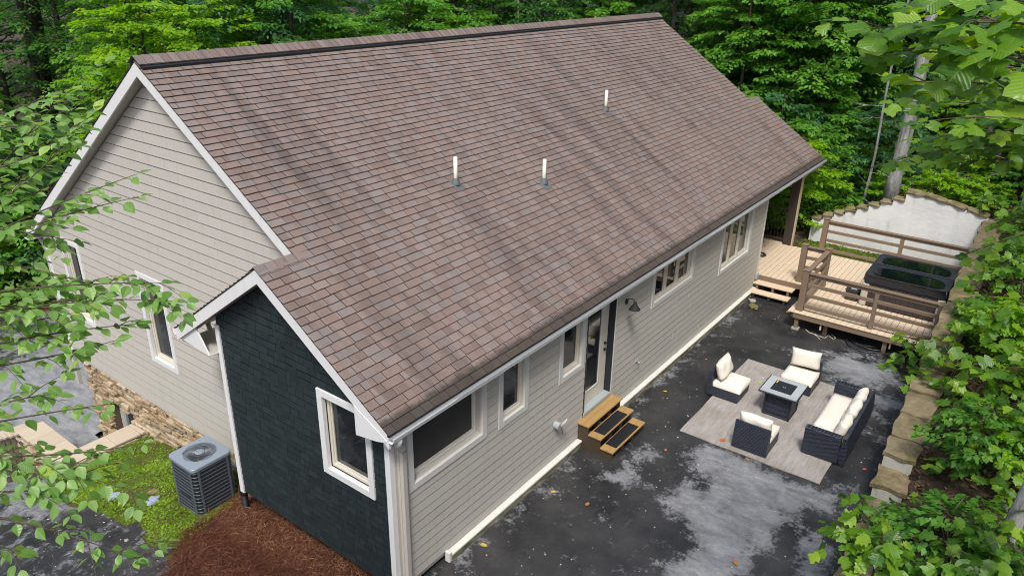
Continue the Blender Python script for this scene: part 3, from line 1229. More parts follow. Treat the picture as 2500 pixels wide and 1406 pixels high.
# door
door = put('door', None, house)
door['label'] = 'beige glazed back door with dark reveal'
D0, D1, DZ0, DZ1, DR = 4.93, 5.92, .60, 2.72, .105
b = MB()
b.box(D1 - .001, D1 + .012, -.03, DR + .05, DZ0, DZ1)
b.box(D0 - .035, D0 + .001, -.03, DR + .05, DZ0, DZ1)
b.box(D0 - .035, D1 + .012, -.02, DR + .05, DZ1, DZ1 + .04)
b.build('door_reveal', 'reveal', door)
b = MB()
g0, g1, h0, h1 = 5.13, 5.64, .93, 2.60
for q in ((D0, g0, DZ0 + .05, DZ1), (g1, D1 - .01, DZ0 + .05, DZ1), (g0, g1, DZ0 + .05, h0), (g0, g1, h1, DZ1)):
    b.cbox(q[0] + .001, q[1] - .001, DR, DR + .045, q[2], q[3], .003)
b.build('door_leaf', 'frame', door)
b = MB()
for q in ((g0, g0 + .022, h0, h1), (g1 - .022, g1, h0, h1), (g0, g1, h0, h0 + .022), (g0, g1, h1 - .022, h1)):
    b.cbox(q[0], q[1], DR - .012, DR + .01, q[2], q[3], .003)
b.build('glass_bead', 'casing_grey', door)
MB().box(g0, g1, DR + .008, DR + .02, h0, h1).build('pane', 'glass', door)
MB().cbox(D0 - .02, D1 + .005, -.045, DR + .04, DZ0 - .035, DZ0 + .048, .006).build('threshold', 'galv', door)
MB().cbox(D1 + .013, D1 + .045, -.038, .0, DZ0 - .02, DZ1, .004).build('jamb_trim', 'casing_grey', door)
for zz in (1.76, 1.62):
    b = MB()
    b.tube([(5.815, DR, zz), (5.815, DR - .02, zz)], .032, 12)
    b.tube([(5.815, DR - .02, zz), (5.815, DR - .045, zz), (5.815, DR - .065, zz), (5.815, DR - .07, zz)], [.014, .014, .028, .018], 12)
    b.build('door_knob', 'black_metal', door, True)

# small fittings on the patio wall
b = MB()
b.tube([(7.01, -.02, .875), (7.01, -.035, .875)], .05, 12)
b.tube([(7.01, -.03, .875), (7.01, -.10, .87), (7.01, -.12, .82)], .016, 8)
b.tube([(7.01, -.07, .87), (7.01, -.07, .93)], .008, 6)
b.tube([(6.975, -.07, .93), (7.045, -.07, .93)], .012, 6)
b.build('hose_tap', 'galv', house, True)
v = put('dryer_vent', None, house)
b = MB()
b.tube([(3.93, -.02, .93), (3.93, -.14, .92)], .072, 16)
b.cbox(3.84, 4.02, -.03, -.018, .84, 1.03, .004)
b.build('vent_hood', 'galv', v)
mm = Matrix.Translation((4.00, -.17, .985)) @ Matrix.Rotation(R(38), 4, 'X') @ Matrix.Rotation(R(18), 4, 'Z')
MB().cbox(-.055, .055, -.006, .006, -.085, .085, .002, M4=mm).build('vent_flap', 'white', v)
MB().tube([(3.97, -.14, .87), (3.985, -.16, .80), (3.98, -.165, .74)], .006, 6).build('vent_wire', 'black_metal', v)
b = MB()
b.cbox(14.17, 14.33, -.10, -.03, .40, .58, .012)
b.tube([(14.25, -.06, .40), (14.25, -.06, .15)], .018, 8)
b.build('outlet_box', 'galv', house)

# ------------------------------------------------------------------ roof
roof = put('roof', None, house)
b = MB()


def slab(mb, x0, x1, y0, y1, t=.055, up=True):
    """roof deck of the patio slope between y0 and y1"""
    s = 1 if up else -1
    poly = [(y0, rz(y0) - .012), (y1, rz(y1) - .012), (y1, rz(y1) - .012 - t), (y0, rz(y0) - .012 - t)]
    if not up:
        poly = [(2 * YR - a, q) for a, q in poly]
    mb.prism(poly, x0, x1, 0)


slab(b, XE0 + .02, XE1 - .02, -OV + .01, YS)
slab(b, XR0 + .02, XR1 - .02, YS + .001, YR)
slab(b, XR0 + .02, XR1 - .02, -OV, YR, up=False)
# far slopes of the bump-out and porch roofs
for x0, x1 in ((XE0 + .02, XR0 + .06), (XR1 - .06, XE1 - .02)):
    poly = [(YS, rz(YS) - .012), (2 * YS + OV, HE - .012), (2 * YS + OV, HE - .067), (YS, rz(YS) - .067)]
    b.prism(poly, x0, x1, 0)
b.build('roof_deck', 'soffit', roof)

# shingles on the patio slope
SL = (YR + OV) / CT
EXS = .1333
tabs = []
course = 0
s = 0.0
while s < SL - .06:
    y_ = -OV + s * CT
    x0, x1 = (XE0, XE1) if y_ < YS - .05 else (XR0, XR1)
    xa = x0
    xb = x0 + random.uniform(.10, .32)
    while xa < x1 - .005:
        if x1 - xb < .07:
            xb = x1
        xb = min(xb, x1)
        tabs.append((xa, xb, s))
        xa = xb
        xb = xa + random.choice((.19, .25, .30, .335, .335, .36)) + random.uniform(-.02, .02)
    s += EXS
    course += 1
TABV = [(x, y, zt) for x in (0, 1) for y, zt in ((-.014, .004), (-.014, .029), (EXS + .024, .006), (EXS + .024, .0))]
TABF = [(0, 1, 5, 4), (1, 2, 6, 5), (2, 3, 7, 6), (3, 2, 1, 0), (4, 5, 6, 7)]
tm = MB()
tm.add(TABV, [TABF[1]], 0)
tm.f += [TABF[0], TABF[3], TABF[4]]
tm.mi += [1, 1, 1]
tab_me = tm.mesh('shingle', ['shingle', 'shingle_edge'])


def tdist(t):
    q = np.array(rp((t[0] + t[1]) / 2, t[2] + .06))
    d = q - CAM
    return (t[1] - t[0]) / (d @ d)


order = sorted(range(len(tabs)), key=lambda i_: -tdist(tabs[i_]))
near = set(order[:300])
bf = MB()
for i_, (xa, xb, s_) in enumerate(tabs):
    gap = .0045
    lift = random.uniform(-.001, .003)
    ds = random.uniform(-.004, .004)
    if i_ in near:
        put('shingle', tab_me, roof, rp(xa + gap, s_ + ds, lift), (TH, 0, 0), (xb - xa - 2 * gap, 1, 1))
    else:
        vs = []
        for x, y, zt in TABV:
            vs.append(rp(xa + gap + x * (xb - xa - 2 * gap), s_ + ds + y, zt + lift))
        r_ = random.random()
        o = len(bf.v)
        bf.v += vs
        bf.rnd += [r_] * 8
        for k_, f in enumerate((TABF[1], TABF[0], TABF[3], TABF[4])):
            bf.f.append(tuple(q + o for q in f))
            bf.mi.append(0 if k_ == 0 else 1)
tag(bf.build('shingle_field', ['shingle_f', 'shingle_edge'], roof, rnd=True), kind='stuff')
# the slopes turned away from the patio
bf = MB()


def back_slope(x0, x1, yr_, y_end):
    L = (y_end - yr_) / CT
    s_ = 0
    while s_ < L - .20:
        xa = x0
        while xa < x1 - .01:
            xb = min(x1, xa + random.uniform(.2, .36))
            vs = []
            for x, q, zt in TABV:
                ss_ = s_ + q
                y = y_end - ss_ * CT + zt * ST
                zz = HE + ss_ * ST + zt * CT
                vs.append((xa + .003 + x * (xb - xa - .006), y, zz))
            o = len(bf.v)
            bf.v += vs
            bf.rnd += [random.random()] * 8
            for k_, f in enumerate((TABF[1], TABF[0], TABF[3], TABF[4])):
                bf.f.append(tuple(q + o for q in f))
                bf.mi.append(0 if k_ == 0 else 1)
            xa = xb
        s_ += EXS


back_slope(XE0, XR0 + .04, YS, 2 * YS + OV)
back_slope(XR1 - .04, XE1, YS, 2 * YS + OV)
back_slope(XR0, XR1, YR, 2 * YR + OV)
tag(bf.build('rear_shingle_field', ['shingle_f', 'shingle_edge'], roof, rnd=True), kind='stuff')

# ridge: vent strip with cap shingles
b = MB()
for sgn in (1, -1):
    poly = [(YR, rz(YR) + .075), (YR - sgn * .19, rz(YR) - .19 * K + .066), (YR - sgn * .185, rz(YR) - .19 * K + .004), (YR, rz(YR) + .01)]
    b.prism(poly, XR0 + .03, XR1 - .03, 0)
b.build('ridge_vent', 'ridge_vent', roof)


def cap_mesh(wd, ln):
    m = MB()
    pts = [(-wd, -wd * K), (-wd * .35, -wd * .35 * K + .004), (0, .006), (wd * .35, -wd * .35 * K + .004), (wd, -wd * K)]
    vs = [(x, y, zz + (.016 if x == 0 else .004) - t) for x in (0, ln) for t in (0, .008) for y, zz in pts]
    f = []
    for i_ in range(4):
        f += [(i_, i_ + 1, 10 + i_ + 1, 10 + i_), (5 + i_, 15 + i_, 15 + i_ + 1, 5 + i_ + 1)]
    m.add(vs, f)
    m.add([vs[q] for q in range(10)], [(i_, 5 + i_, 6 + i_, i_ + 1) for i_ in range(4)], 1)
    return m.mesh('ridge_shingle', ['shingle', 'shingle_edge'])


cm = cap_mesh(.165, .20)
xq = XR0 - .01
while xq < XR1 - .12:
    put('ridge_shingle', cm, roof, (xq, YR, rz(YR) + .083 + random.uniform(0, .004)))
    xq += .142
cm2 = cap_mesh(.13, .24)
for x0, x1 in ((XE0 - .01, XR0 + .1), (XR1 + .0, XE1 - .15)):
    q = x0
    while q < x1:
        put('ridge_shingle', cm2, roof, (q, YS, rz(YS) + .016))
        q += .165


# fascia, soffits, gutters
def rake_board(x, ya, yb, hgt=.205, th=.035, top=.004, flip=None):
    """board along the slope from ya up to yb, its face at x"""
    m = MB()
    f_ = (lambda y: rz(y)) if flip is None else (lambda y: rz(2 * flip - y))
    m.prism([(ya, f_(ya) - top), (yb, f_(yb) - top), (yb, f_(yb) - top - hgt), (ya, f_(ya) - top - hgt)], x, x + th, 0)
    return m


rake_board(XR0 + .012, YS - .13, YR).build('rake_fascia', 'white', roof)
rake_board(XR0 + .012, YR + .001, 2 * YR + OV, flip=YR).build('rake_fascia', 'white', roof)
rake_board(XE0 + .012, -OV, YS).build('rake_fascia', 'white', roof)
rake_board(XE0 + .012, YS + .001, 2 * YS + OV, flip=YS).build('rake_fascia', 'white', roof)
rake_board(XE1 - .047, -OV, YS).build('rake_fascia', 'deck_post_cream', roof)
rake_board(XR1 - .047, YS + .1, YR).build('rake_fascia', 'soffit', roof)
# boxed eave returns
MB().prism([(-OV + .004, HE - .02), (.36, rz(.36) - .15), (.36, 2.86), (.30, 2.84), (-OV + .004, HE - .115)], XE0 + .0475, XE0 + .075, 0).build('eave_return', 'white', roof)
MB().prism([(.40, rz(.40) - .20), (.40, 2.80), (.02, 2.86), (-OV + .03, HE - .12), (-OV + .03, HE - .09)], XE0 + .006, XE0 + .0115, 0).build('eave_return', 'white', roof)
MB().prism([(2 * YS + OV - .004, HE - .02), (2 * YS + OV - .45, rz(.24) - .03), (3.80, 2.80), (2 * YS + OV - .02, 2.86)], XE0 + .05, XE0 + .08, 0).build('eave_return', 'white', roof)
# rafter-line soffits under the overhangs
b = MB()
for (x0, x1, y0, y1, fl) in ((XR0 + .05, XG + .02, YS + .1, YR, None), (XR0 + .05, XG + .02, YR, 2 * YR + .1, YR), (XE0 + .05, .01, 0, YS, None), (XE0 + .05, .01, YS, 2 * YS + .1, YS)):
    f_ = (lambda y: rz(y)) if fl is None else (lambda y: rz(2 * fl - y))
    b.prism([(y0, f_(y0) - .175), (y1, f_(y1) - .175), (y1, f_(y1) - .19), (y0, f_(y0) - .19)], x0, x1, 0)
b.build('rake_soffit', 'soffit', roof)
b = MB()
b.box(.02, 18.5, -OV + .03, .01, 2.855, 2.87)
b.box(14.3, 18.5, .01, 3.0, 2.84, 2.87)
b.box(XE0 + .08, XG, 3.74, 2 * YS + OV - .03, 2.80, 2.815)
b.box(.3, 18.0, WD, WD + OV, 2.85, 2.87)
b.build('eave_soffit', 'soffit', roof)
MB().box(XE0 + .05, XE1 - .05, -OV + .012, -OV + .035, 2.86, HE - .05).build('eave_fascia', 'white', roof)
MB().box(XE0 + .01, XE1 - .01, -OV - .013, -OV + .02, HE - .028, HE + .002).build('drip_edge', 'shingle_edge', roof)
gut = put('gutter', None, roof)
b = MB()
prof = [(-OV + .010, 3.000), (-OV + .010, 2.925), (-OV - .055, 2.925), (-OV - .085, 2.955), (-OV - .085, 3.006), (-OV - .078, 3.006), (-OV - .078, 2.96), (-OV - .05, 2.933), (-OV + .003, 2.933), (-OV + .003, 3.0)]
b.prism(prof, XE0 + .01, XE1 + .02, 0)
b.build('gutter_trough', 'white', gut)
b = MB()
xs = list(np.arange(XE0 + .015, XE1 + .02, 1.22)) + [XE1 + .018]
for a, c in zip(xs, xs[1:]):
    dz = random.uniform(-.003, .003)
    b.prism([(-OV + .0, 2.995 + dz), (-OV - .088, 3.008 + dz), (-OV - .092, 2.985 + dz), (-OV - .088, 3.003 + dz), (-OV + .0, 2.990 + dz)], a, c - .002, 0)
b.build('gutter_guard', 'aluminium', gut)
MB().tube([(-.10, -OV - .03, 2.94), (-.10, -OV - .03, 2.86), (-.04, -.14, 2.74), (.09, -.085, 2.62), (.105, -.08, 2.55)], .045, 10).build('downspout_elbow', 'casing_grey', gut, True)
MB().cbox(.064, .150, -.105, -.042, .10, 2.58, .008).build('downspout', 'siding', gut)
MB().tube([(18.35, -OV - .04, 2.93), (18.3, -OV, 2.86), (17.9, -.02, 2.72), (17.62, .02, 2.62)], .045, 10).build('downspout_elbow', 'deck_post_cream', gut, True)
MB().box(17.58, 17.65, -.02, .04, .5, 2.64).build('downspout', 'deck_post_cream', gut)
# left eave of the bump-out: gutter and its downspout
gut2 = put('gutter', None, roof)
ye = 2 * YS + OV
MB().prism([(ye - .01, 2.99), (ye - .01, 2.92), (ye + .06, 2.92), (ye + .09, 2.95), (ye + .09, 3.0), (ye + .08, 3.0), (ye + .05, 2.935), (ye, 2.935), (ye, 2.99)], XE0 + .01, XG - .03, 0).build('gutter_trough', 'white', gut2)
MB().tube([(.30, ye - .02, 2.93), (.30, ye - .05, 2.84), (.12, 3.95, 2.42), (.08, 3.83, 2.28)], .042, 8).build('downspout_elbow', 'siding', gut2)
MB().cbox(.045, .125, 3.768, 3.85, .15, 2.32, .008).build('downspout', 'white', gut2)
gut3 = put('gutter', None, roof)
ye = 2 * YR + OV
MB().prism([(ye - .01, 2.99), (ye - .01, 2.92), (ye + .09, 2.92), (ye + .09, 3.0)], XR0 + .01, XR1, 0).build('gutter_trough', 'white', gut3)
MB().tube([(XG - .05, ye + .04, 2.92), (XG - .05, ye + .02, 2.80), (XG - .02, WD + .10, 2.62), (XG - .02, WD + .05, 2.5)], .05, 10).build('downspout_elbow', 'siding', gut3, True)
MB().cbox(XG - .06, XG + .03, WD + .03, WD + .11, -.9, 2.52, .008).build('downspout', 'siding', gut3)

# vent pipes
for x, y, hp in ((4.18, 2.457, .46), (6.26, 1.956, .45), (10.46, 3.047, .45)):
    vp = put('vent_pipe', None, house, (x, y, rz(y)))
    MB().tube([(0, 0, -.1), (0, 0, hp + .05)], .036, 14).build('pipe', 'pvc', vp, True)
    b = MB()
    mm = Matrix.Rotation(TH, 4, 'X')
    b.cbox(-.105, .105, -.15, .12, .018, .030, .004, M4=mm)
    b.build('flashing', 'boot', vp)
    MB().lathe([(.085, .0), (.080, .04), (.060, .07), (.046, .11), (.042, .12), (.034, .12)], 16, (0, .0, .01)).build('boot', 'boot', vp, True)

# ------------------------------------------------------------------ stone foundation under the gable
stone_base = put('stone_foundation', None, house)
b = MB()
BW = (9.02, 10.02, -1.75, -.80)           # basement window
wall_grid(b, 3.75, 10.80, -2.45, -.05, [BW], fg, -.25, -.02)
b.build('stone_backing', 'mortar', stone_base)
stones = []
z = -.062
while z > -2.4:
    h = random.uniform(.050, .105)
    y = 3.80
    while y < 10.80:
        l = random.uniform(.13, .42)
        y1 = min(y + l, 10.80)
        if 10.80 - y1 < .06:
            y1 = 10.80
        zc = z - h / 2
        inside = BW[0] - .02 < (y + y1) / 2 < BW[1] + .02 and BW[2] < zc < BW[3]
        gz_ = float(gh(XG - .1, (y + y1) / 2))
        if not inside and zc > gz_ - .12 and y1 - y > .03:
            if BW[2] < zc < BW[3]:
                if y < BW[0] < y1:
                    y1 = BW[0]
                elif y < BW[1] < y1:
                    y = BW[1]
            if y1 - y > .04:
                stones.append((y, y1, z - h, z))
        y = y1
    z -= h
stones.sort(key=lambda s_: -(s_[1] - s_[0]) * (s_[3] - s_[2]))
bf = MB()
for k_, (y0, y1, z0, z1) in enumerate(stones):
    pr = random.choice((0, .01, .02, .035, .05, .07, .085))
    if k_ < 300:
        MB().cbox(XG - .008 - pr, XG + .05, y0 + .003, y1 - .003, z0 + .003, z1 - .003, .012, jit=.007).build('stone', 'stone', stone_base)
    else:
        bf.cbox(XG - .008 - pr, XG + .05, y0 + .003, y1 - .003, z0 + .003, z1 - .003, .010, jit=.006, rnd=random.random())
if bf.v:
    tag(bf.build('small_stones', 'stone', stone_base, rnd=True), kind='stuff')
MB().box(XG + .10, XG + .9, 10.62, 10.80, -2.45, -.06).build('stone_return', 'mortar', stone_base)
bw = put('basement_window', None, house)
b = MB()
for q in ((BW[0], BW[0] + .07, BW[2], BW[3]), (9.60, 9.70, BW[2], BW[3]), (BW[0], 9.7, BW[3] - .05, BW[3])):
    b.cbox(XG + .10, XG + .18, q[0], q[1], q[2], q[3], .006)
b.build('frame', 'galv', bw)
MB().box(XG + .15, XG + .16, BW[0] + .05, 9.62, BW[2], BW[3]).build('pane', 'glass', bw)
MB().box(XG + .19, XG + .20, 9.6, BW[1], BW[2], BW[3]).build('opening_shade_sheet', 'dark', bw)  # black sheet painted as the shade inside the opening
# refrigerant line cover
MB().tube([(XG + .02, 4.02, .10), (XG - .12, 4.10, .10), (.30, 4.62, .03), (.28, 4.75, -.2)], .045, 10).build('line_cover_pipe', 'white', house, True)

# ------------------------------------------------------------------ deck
DZ = .50
deck = thing('deck', 'tan board deck with brown rails at the far end of the patio', 'deck')


def board(x0, x1, y0, y1, z0, z1, name='deck_board', mat='deck_board', par=deck, c=.004):
    return MB().cbox(x0, x1, y0, y1, z0, z1, c).build(name, mat, par)


# boards run along x over the porch entry and along x on the wide part
y = 3.0
while y > -4.83:
    y0 = max(y - .139, -4.86)
    xs_ = 12.45 if y0 < -1.66 else 14.38
    if y0 < -1.6 and y > -1.6 and y0 > -1.7:
        xs_ = 14.38
    board(xs_ + (.16 if xs_ < 13 else 0), 17.36, y0 + .003, y - .003, DZ - .026, DZ + random.uniform(-.001, .001))
    y -= .142
# picture-frame edge made of short cross boards along the front
y = -1.66
while y > -4.80:
    board(12.44, 12.605, y - .139, y - .003, DZ - .026, DZ + .001, 'edge_board')
    y -= .142
board(12.44, 14.37, -1.655, -1.515 - .01, DZ - .026, DZ + .002, 'edge_board')
# rim and posts below
board(12.46, 12.50, -4.85, -1.66, .33, DZ - .028, 'rim_board', 'deck_brown')
board(12.50, 14.38, -1.66, -1.62, .33, DZ - .028, 'rim_board', 'deck_brown')
board(14.37, 14.41, -1.62, -.02, .33, DZ - .028, 'rim_board', 'deck_brown')
board(17.33, 17.365, -4.85, 3.0, .15, DZ - .028, 'rim_board', 'deck_brown')
for x, y in ((12.56, -1.76), (12.70, -2.45), (12.58, -3.86), (12.6, -4.7), (14.5, -1.3), (14.5, -.2), (14.5, -3.0), (16.5, -2)):
    board(x - .05, x + .05, y - .05, y + .05, -.02, DZ - .03, 'support_post', 'deck_brown')
for x, y in ((12.56, -1.76),):
    board(x - .09, x + .09, y - .09, y + .09, -.01, .05, 'footing', 'concrete')
for yy in (-2.36, -3.98):
    board(12.505, 12.54, yy - .02, yy + .02, .16, .34, 'joist_hanger', 'deck_board')


def post(x, y, z0, z1, s=.075):
    p_ = put('railing_post', None, deck)
    MB().cbox(x - s, x + s, y - s, y + s, z0, z1 - .03, .006).build('shaft', 'deck_brown', p_)
    m = MB()
    m.cbox(x - s - .012, x + s + .012, y - s - .012, y + s + .012, z1 - .03, z1 - .008, .006)
    m.add([(x - s, y - s, z1 - .008), (x + s, y - s, z1 - .008), (x + s, y + s, z1 - .008), (x - s, y + s, z1 - .008), (x, y, z1 + .018)], [(0, 1, 4), (1, 2, 4), (2, 3, 4), (3, 0, 4)])
    m.build('post_cap', 'deck_brown', p_)


def rail_run(x0, y0, x1, y1, tops, cap=True):
    L = math.hypot(x1 - x0, y1 - y0)
    a = math.atan2(y1 - y0, x1 - x0)
    for i, zt in enumerate(tops):
        m4 = Matrix.Translation((x0, y0, 0)) @ Matrix.Rotation(a, 4, 'Z')
        if i == 0 and cap:
            MB().cbox(0, L, -.065, .065, zt - .032, zt, .005, M4=m4).build('top_rail', 'deck_brown', deck)
            MB().cbox(.002, L - .002, -.020, .020, zt - .125, zt - .033, .004, M4=m4).build('rail', 'deck_brown', deck)
        else:
            MB().cbox(0, L, -.024, .024, zt - .085, zt, .004, M4=m4).build('rail', 'deck_brown', deck)


TOPS = (1.56, 1.27, .985, .69)
post(14.56, -1.15, DZ, 1.62)
post(14.62, -1.76, DZ, 1.62)
post(12.64, -1.77, DZ, 1.63)
post(17.29, -.97, DZ - .2, 1.63)
post(12.62, -4.86, DZ, 1.56, .11)
rail_run(14.57, -1.23, 14.61, -1.69, TOPS)
rail_run(12.72, -1.77, 14.54, -1.765, TOPS)
rail_run(12.63, -1.85, 12.60, -4.78, TOPS)
rail_run(17.28, -1.05, 17.22, -4.92, TOPS)
board(12.57, 12.67, -3.50, -3.41, DZ, 1.43, 'railing_post', 'deck_brown')
board(17.20, 17.29, -3.16, -3.06, DZ, 1.43, 'railing_post', 'deck_brown')
# two steps down to the patio
for x0, x1, zz in ((14.09, 14.37, .335), (13.78, 14.08, .170)):
    board(x0, x1, -1.14, -.04, zz - .04, zz, 'stair_tread', 'deck_board')
for yy in (-.15, -.60, -1.02):
    MB().prism([(13.86, 0), (14.36, 0), (14.36, .30), (14.12, .293), (14.12, .13), (13.86, .128)], yy - .03, yy + .03, 1).build('stair_stringer', 'deck_brown', deck)

# covered porch
porch = put('porch_post', None, house)
MB().cbox(17.32, 17.46, -.030, .235, DZ, 2.86, .006).build('post_core', 'porch_brown', porch)
MB().cbox(17.315, 17.47, -.058, -.031, DZ, 2.86, .004).build('post_lit_side', 'deck_post_cream', porch)  # cream board paints the sunlit side of the brown post
MB().cbox(14.3, 18.5, -.05, .05, 2.72, 2.86, .004).build('porch_beam', 'porch_brown', house)
pr_ = put('porch_railing', None, house)
MB().cbox(17.36, 17.43, .236, 3.0, 1.60, 1.66, .006).build('hand_rail', 'porch_brown', pr_)
MB().cbox(17.37, 17.42, .236, 3.0, .60, .68, .006).build('bottom_rail', 'porch_brown', pr_)
yy = .34
while yy < 2.9:
    MB().tube([(17.395, yy, .68), (17.395, yy, 1.60)], .011, 6).build('baluster', 'black_metal', pr_)
    yy += .108
MB().cbox(17.30, 17.50, .24, 3.0, DZ - .02, DZ + .035, .005).build('porch_kerb', 'deck_board', pr_)
b = MB()
for k_ in range(3):
    b.tube([(15.9 + .16 * math.cos(t) * (1 - .12 * k_), .42 + .16 * math.sin(t) * (1 - .1 * k_), DZ + .02 + .018 * k_) for t in np.linspace(0, 6.28, 20)], .012, 6)
tag(b.build('coiled_cable', 'hose', None, True), 'grey coil of cable lying on the shaded porch boards', 'cable')

# ------------------------------------------------------------------ hot tub
tub = thing('hot_tub', 'black hot tub with water pooled on its sagging cover, standing on the deck', 'hot tub', (13.96, -4.78, DZ))
TX, TY = 1.93, 1.93
b = MB()
b.cbox(.03, TX - .03, .03, TY - .03, .0, .70, .03)
b.build('cabinet', 'tub_side', tub)
for k_ in range(12):
    MB().cbox(.012, .03, .06 + k_ * .146, .06 + k_ * .146 + .142, .03, .60, .003).build('side_panel', 'tub_side', tub)
MB().cbox(.0, .16, TY - .19, TY - .005, .0, .62, .03).build('corner_panel', 'tub_corner', tub)
MB().cbox(.0, .16, .005, .19, .0, .62, .03).build('corner_panel', 'tub_corner', tub)
# cover: two sagging halves with raised rim
n_ = 44
mbv, fsq = [], []
for j in range(n_ + 1):
    for i in range(n_ + 1):
        u, v_ = i / n_, j / n_
        x, y = u * TX, v_ * TY
        # rounded-square rim
        cxr, cyr = abs(u - .5) * 2, abs(v_ - .5) * 2
        rim = max(cxr, cyr)
        seg = (u * 2) % 1.0 if u < .999 else 1.0
        d = math.sin(math.pi * seg) ** .75 * min(1, (1 - cyr) * 3.6) ** .6
        sag = .085 * d
        zz = .875 - sag - .02 * max(0, rim - .93) / .07
        r_ = .16
        dx, dy = max(0, abs(x - TX / 2) - (TX / 2 - r_)), max(0, abs(y - TY / 2) - (TY / 2 - r_))
        q = math.hypot(dx, dy)
        if q > r_ and dx > 0 and dy > 0:
            f = r_ / q
            x = TX / 2 + math.copysign(TX / 2 - r_ + dx * f, x - TX / 2)
            y = TY / 2 + math.copysign(TY / 2 - r_ + dy * f, y - TY / 2)
        mbv.append((x, y, zz))
for j in range(n_):
    for i in range(n_):
        a = j * (n_ + 1) + i
        fsq.append((a, a + 1, a + n_ + 2, a + n_ + 1))
ring = [i for i in range(n_ + 1)] + [j * (n_ + 1) + n_ for j in range(1, n_ + 1)] + [n_ * (n_ + 1) + i for i in range(n_ - 1, -1, -1)] + [j * (n_ + 1) for j in range(n_ - 1, 0, -1)]
b = MB()
b.add(mbv, fsq)
low = []
for k_, i in enumerate(ring):
    x, y, zz = mbv[i]
    wv = .012 * math.sin(k_ * .9) + .008 * math.sin(k_ * 2.3)
    ox, oy = (x - TX / 2) / TX, (y - TY / 2) / TY
    low.append((x + ox * (.03 + wv), y + oy * (.03 + wv), .66 + .01 * math.sin(k_ * .5)))
o = len(b.v)
b.add(low, [])
for k_ in range(len(ring)):
    k2 = (k_ + 1) % len(ring)
    b.f.append((ring[k_], ring[k2], o + k2, o + k_))
    b.mi.append(0)
cover = b.build('cover', 'tub_cover', tub, True)
for x0 in (0, .5):
    pts = [((x0 + .25 + .232 * math.cos(t)) * TX if True else 0, (.5 + .43 * math.copysign(abs(math.sin(t)) ** .8, math.sin(t))) * TY, .845) for t in np.linspace(0, 2 * math.pi, 49)[:-1]]
    pts = [((x0 + .25) * TX + .215 * TX * math.copysign(abs(math.cos(t)) ** .8, math.cos(t)), TY / 2 + .425 * TY * math.copysign(abs(math.sin(t)) ** .7, math.sin(t)), .842) for t in np.linspace(0, 2 * math.pi, 49)[:-1]]
    m = MB()
    m.add(pts, [tuple(range(48))])
    m.build('puddle', 'water', cover)
MB().tube([(.99 * TX / 2, .10, .885), (.99 * TX / 2, TY - .1, .885)], .012, 6).build('cover_seam', 'tub_cover', cover)
MB().cbox(-.012, .0, .5, .62, .70, .80, .003).build('cover_strap', 'black_plastic', cover)
ts = thing('tub_step', 'dark plank step box standing beside the hot tub', 'step', (14.05, -2.78, DZ))
for k_ in range(4):
    MB().cbox(.04 + k_ * .15, .04 + k_ * .15 + .145, 0, .30, 0, .26, .006).build('step_panel', 'tub_side', ts)
MB().cbox(.02, .66, -.01, .32, .262, .30, .008).build('step_top', 'ac_dark', ts)
MB().cbox(.10, .36, .05, .20, .301, .318, .006).build('step_tread_pad', 'tile_grey', ts)

# ------------------------------------------------------------------ wooden steps at the door
ws = thing('wooden_steps', 'honey brown three-tread wooden steps at the glazed back door', 'steps', (4.72, 0, 0))
for y0, y1, zz in ((-.285, -.005, .555), (-.555, -.275, .385), (-.825, -.545, .205)):
    MB().cbox(0, 1.295, (y0 + y1) / 2 + .002, y1, zz - .038, zz, .004).build('tread_board', 'step_wood', ws)
    MB().cbox(0, 1.295, y0, (y0 + y1) / 2 - .002, zz - .038, zz, .004).build('tread_board', 'step_wood', ws)
for xx in (.03, .43, .83, 1.225):
    MB().prism([(0, .516), (-.255, .516), (-.255, .346), (-.525, .346), (-.525, .166), (-.80, .166), (-.80, .02), (-.62, 0), (0, 0)], xx, xx + .04, 0).build('stringer', 'step_side', ws)
for y0, z0, z1 in ((-.262, .386, .516), (-.535, .206, .346)):
    MB().box(.07, 1.22, y0 + .10, y0 + .115, z0 - .1, z1).build('riser', 'step_side', ws)
for (x0, x1, y0, y1, zz, nm) in ((4.875, 5.785, -.538, -.300, .3855, 'middle'), (4.885, 5.788, -.80, -.562, .2055, 'lowest')):
    mt = thing('step_mat', 'black rubber mat on the %s tread of the door steps' % nm, 'mat', (x0, y0, zz), 0, 'rubber mats on the door steps')
    MB().cbox(0, x1 - x0, 0, y1 - y0, 0, .008, .003).build('mat_sheet', 'rubber', mt)
    b = MB()
    for i in range(26):
        for j in range(6):
            if nm == 'middle' and random.random() < .6:
                continue
            cx_, cy_ = .05 + i * (x1 - x0 - .1) / 25, .035 + j * .034
            b.cbox(cx_ - .010, cx_ + .010, cy_ - .009, cy_ + .009, .008, .013, .002)
    b.build('mat_nubs', 'rubber', mt)

# ------------------------------------------------------------------ rug and furniture
b = MB()
nxr, nyr = 30, 22
for j in range(nyr + 1):
    for i in range(nxr + 1):
        x, y = 6.435 + 3.735 * i / nxr, -4.105 + 2.715 * j / nyr
        b.v.append((x + .008 * math.sin(j * .7) * (i in (0, nxr)), y + .006 * math.sin(i * .6), .022 + .003 * math.sin(i * 1.3) * math.sin(j * .9)))
b.f = [(j * (nxr + 1) + i, j * (nxr + 1) + i + 1, (j + 1) * (nxr + 1) + i + 1, (j + 1) * (nxr + 1) + i) for j in range(nyr) for i in range(nxr)]
b.mi = [0] * len(b.f)
b.rnd = [0] * len(b.v)
o = len(b.v)
ring = [i for i in range(nxr + 1)] + [j * (nxr + 1) + nxr for j in range(1, nyr + 1)] + [nyr * (nxr + 1) + i for i in range(nxr - 1, -1, -1)] + [j * (nxr + 1) for j in range(nyr - 1, 0, -1)]
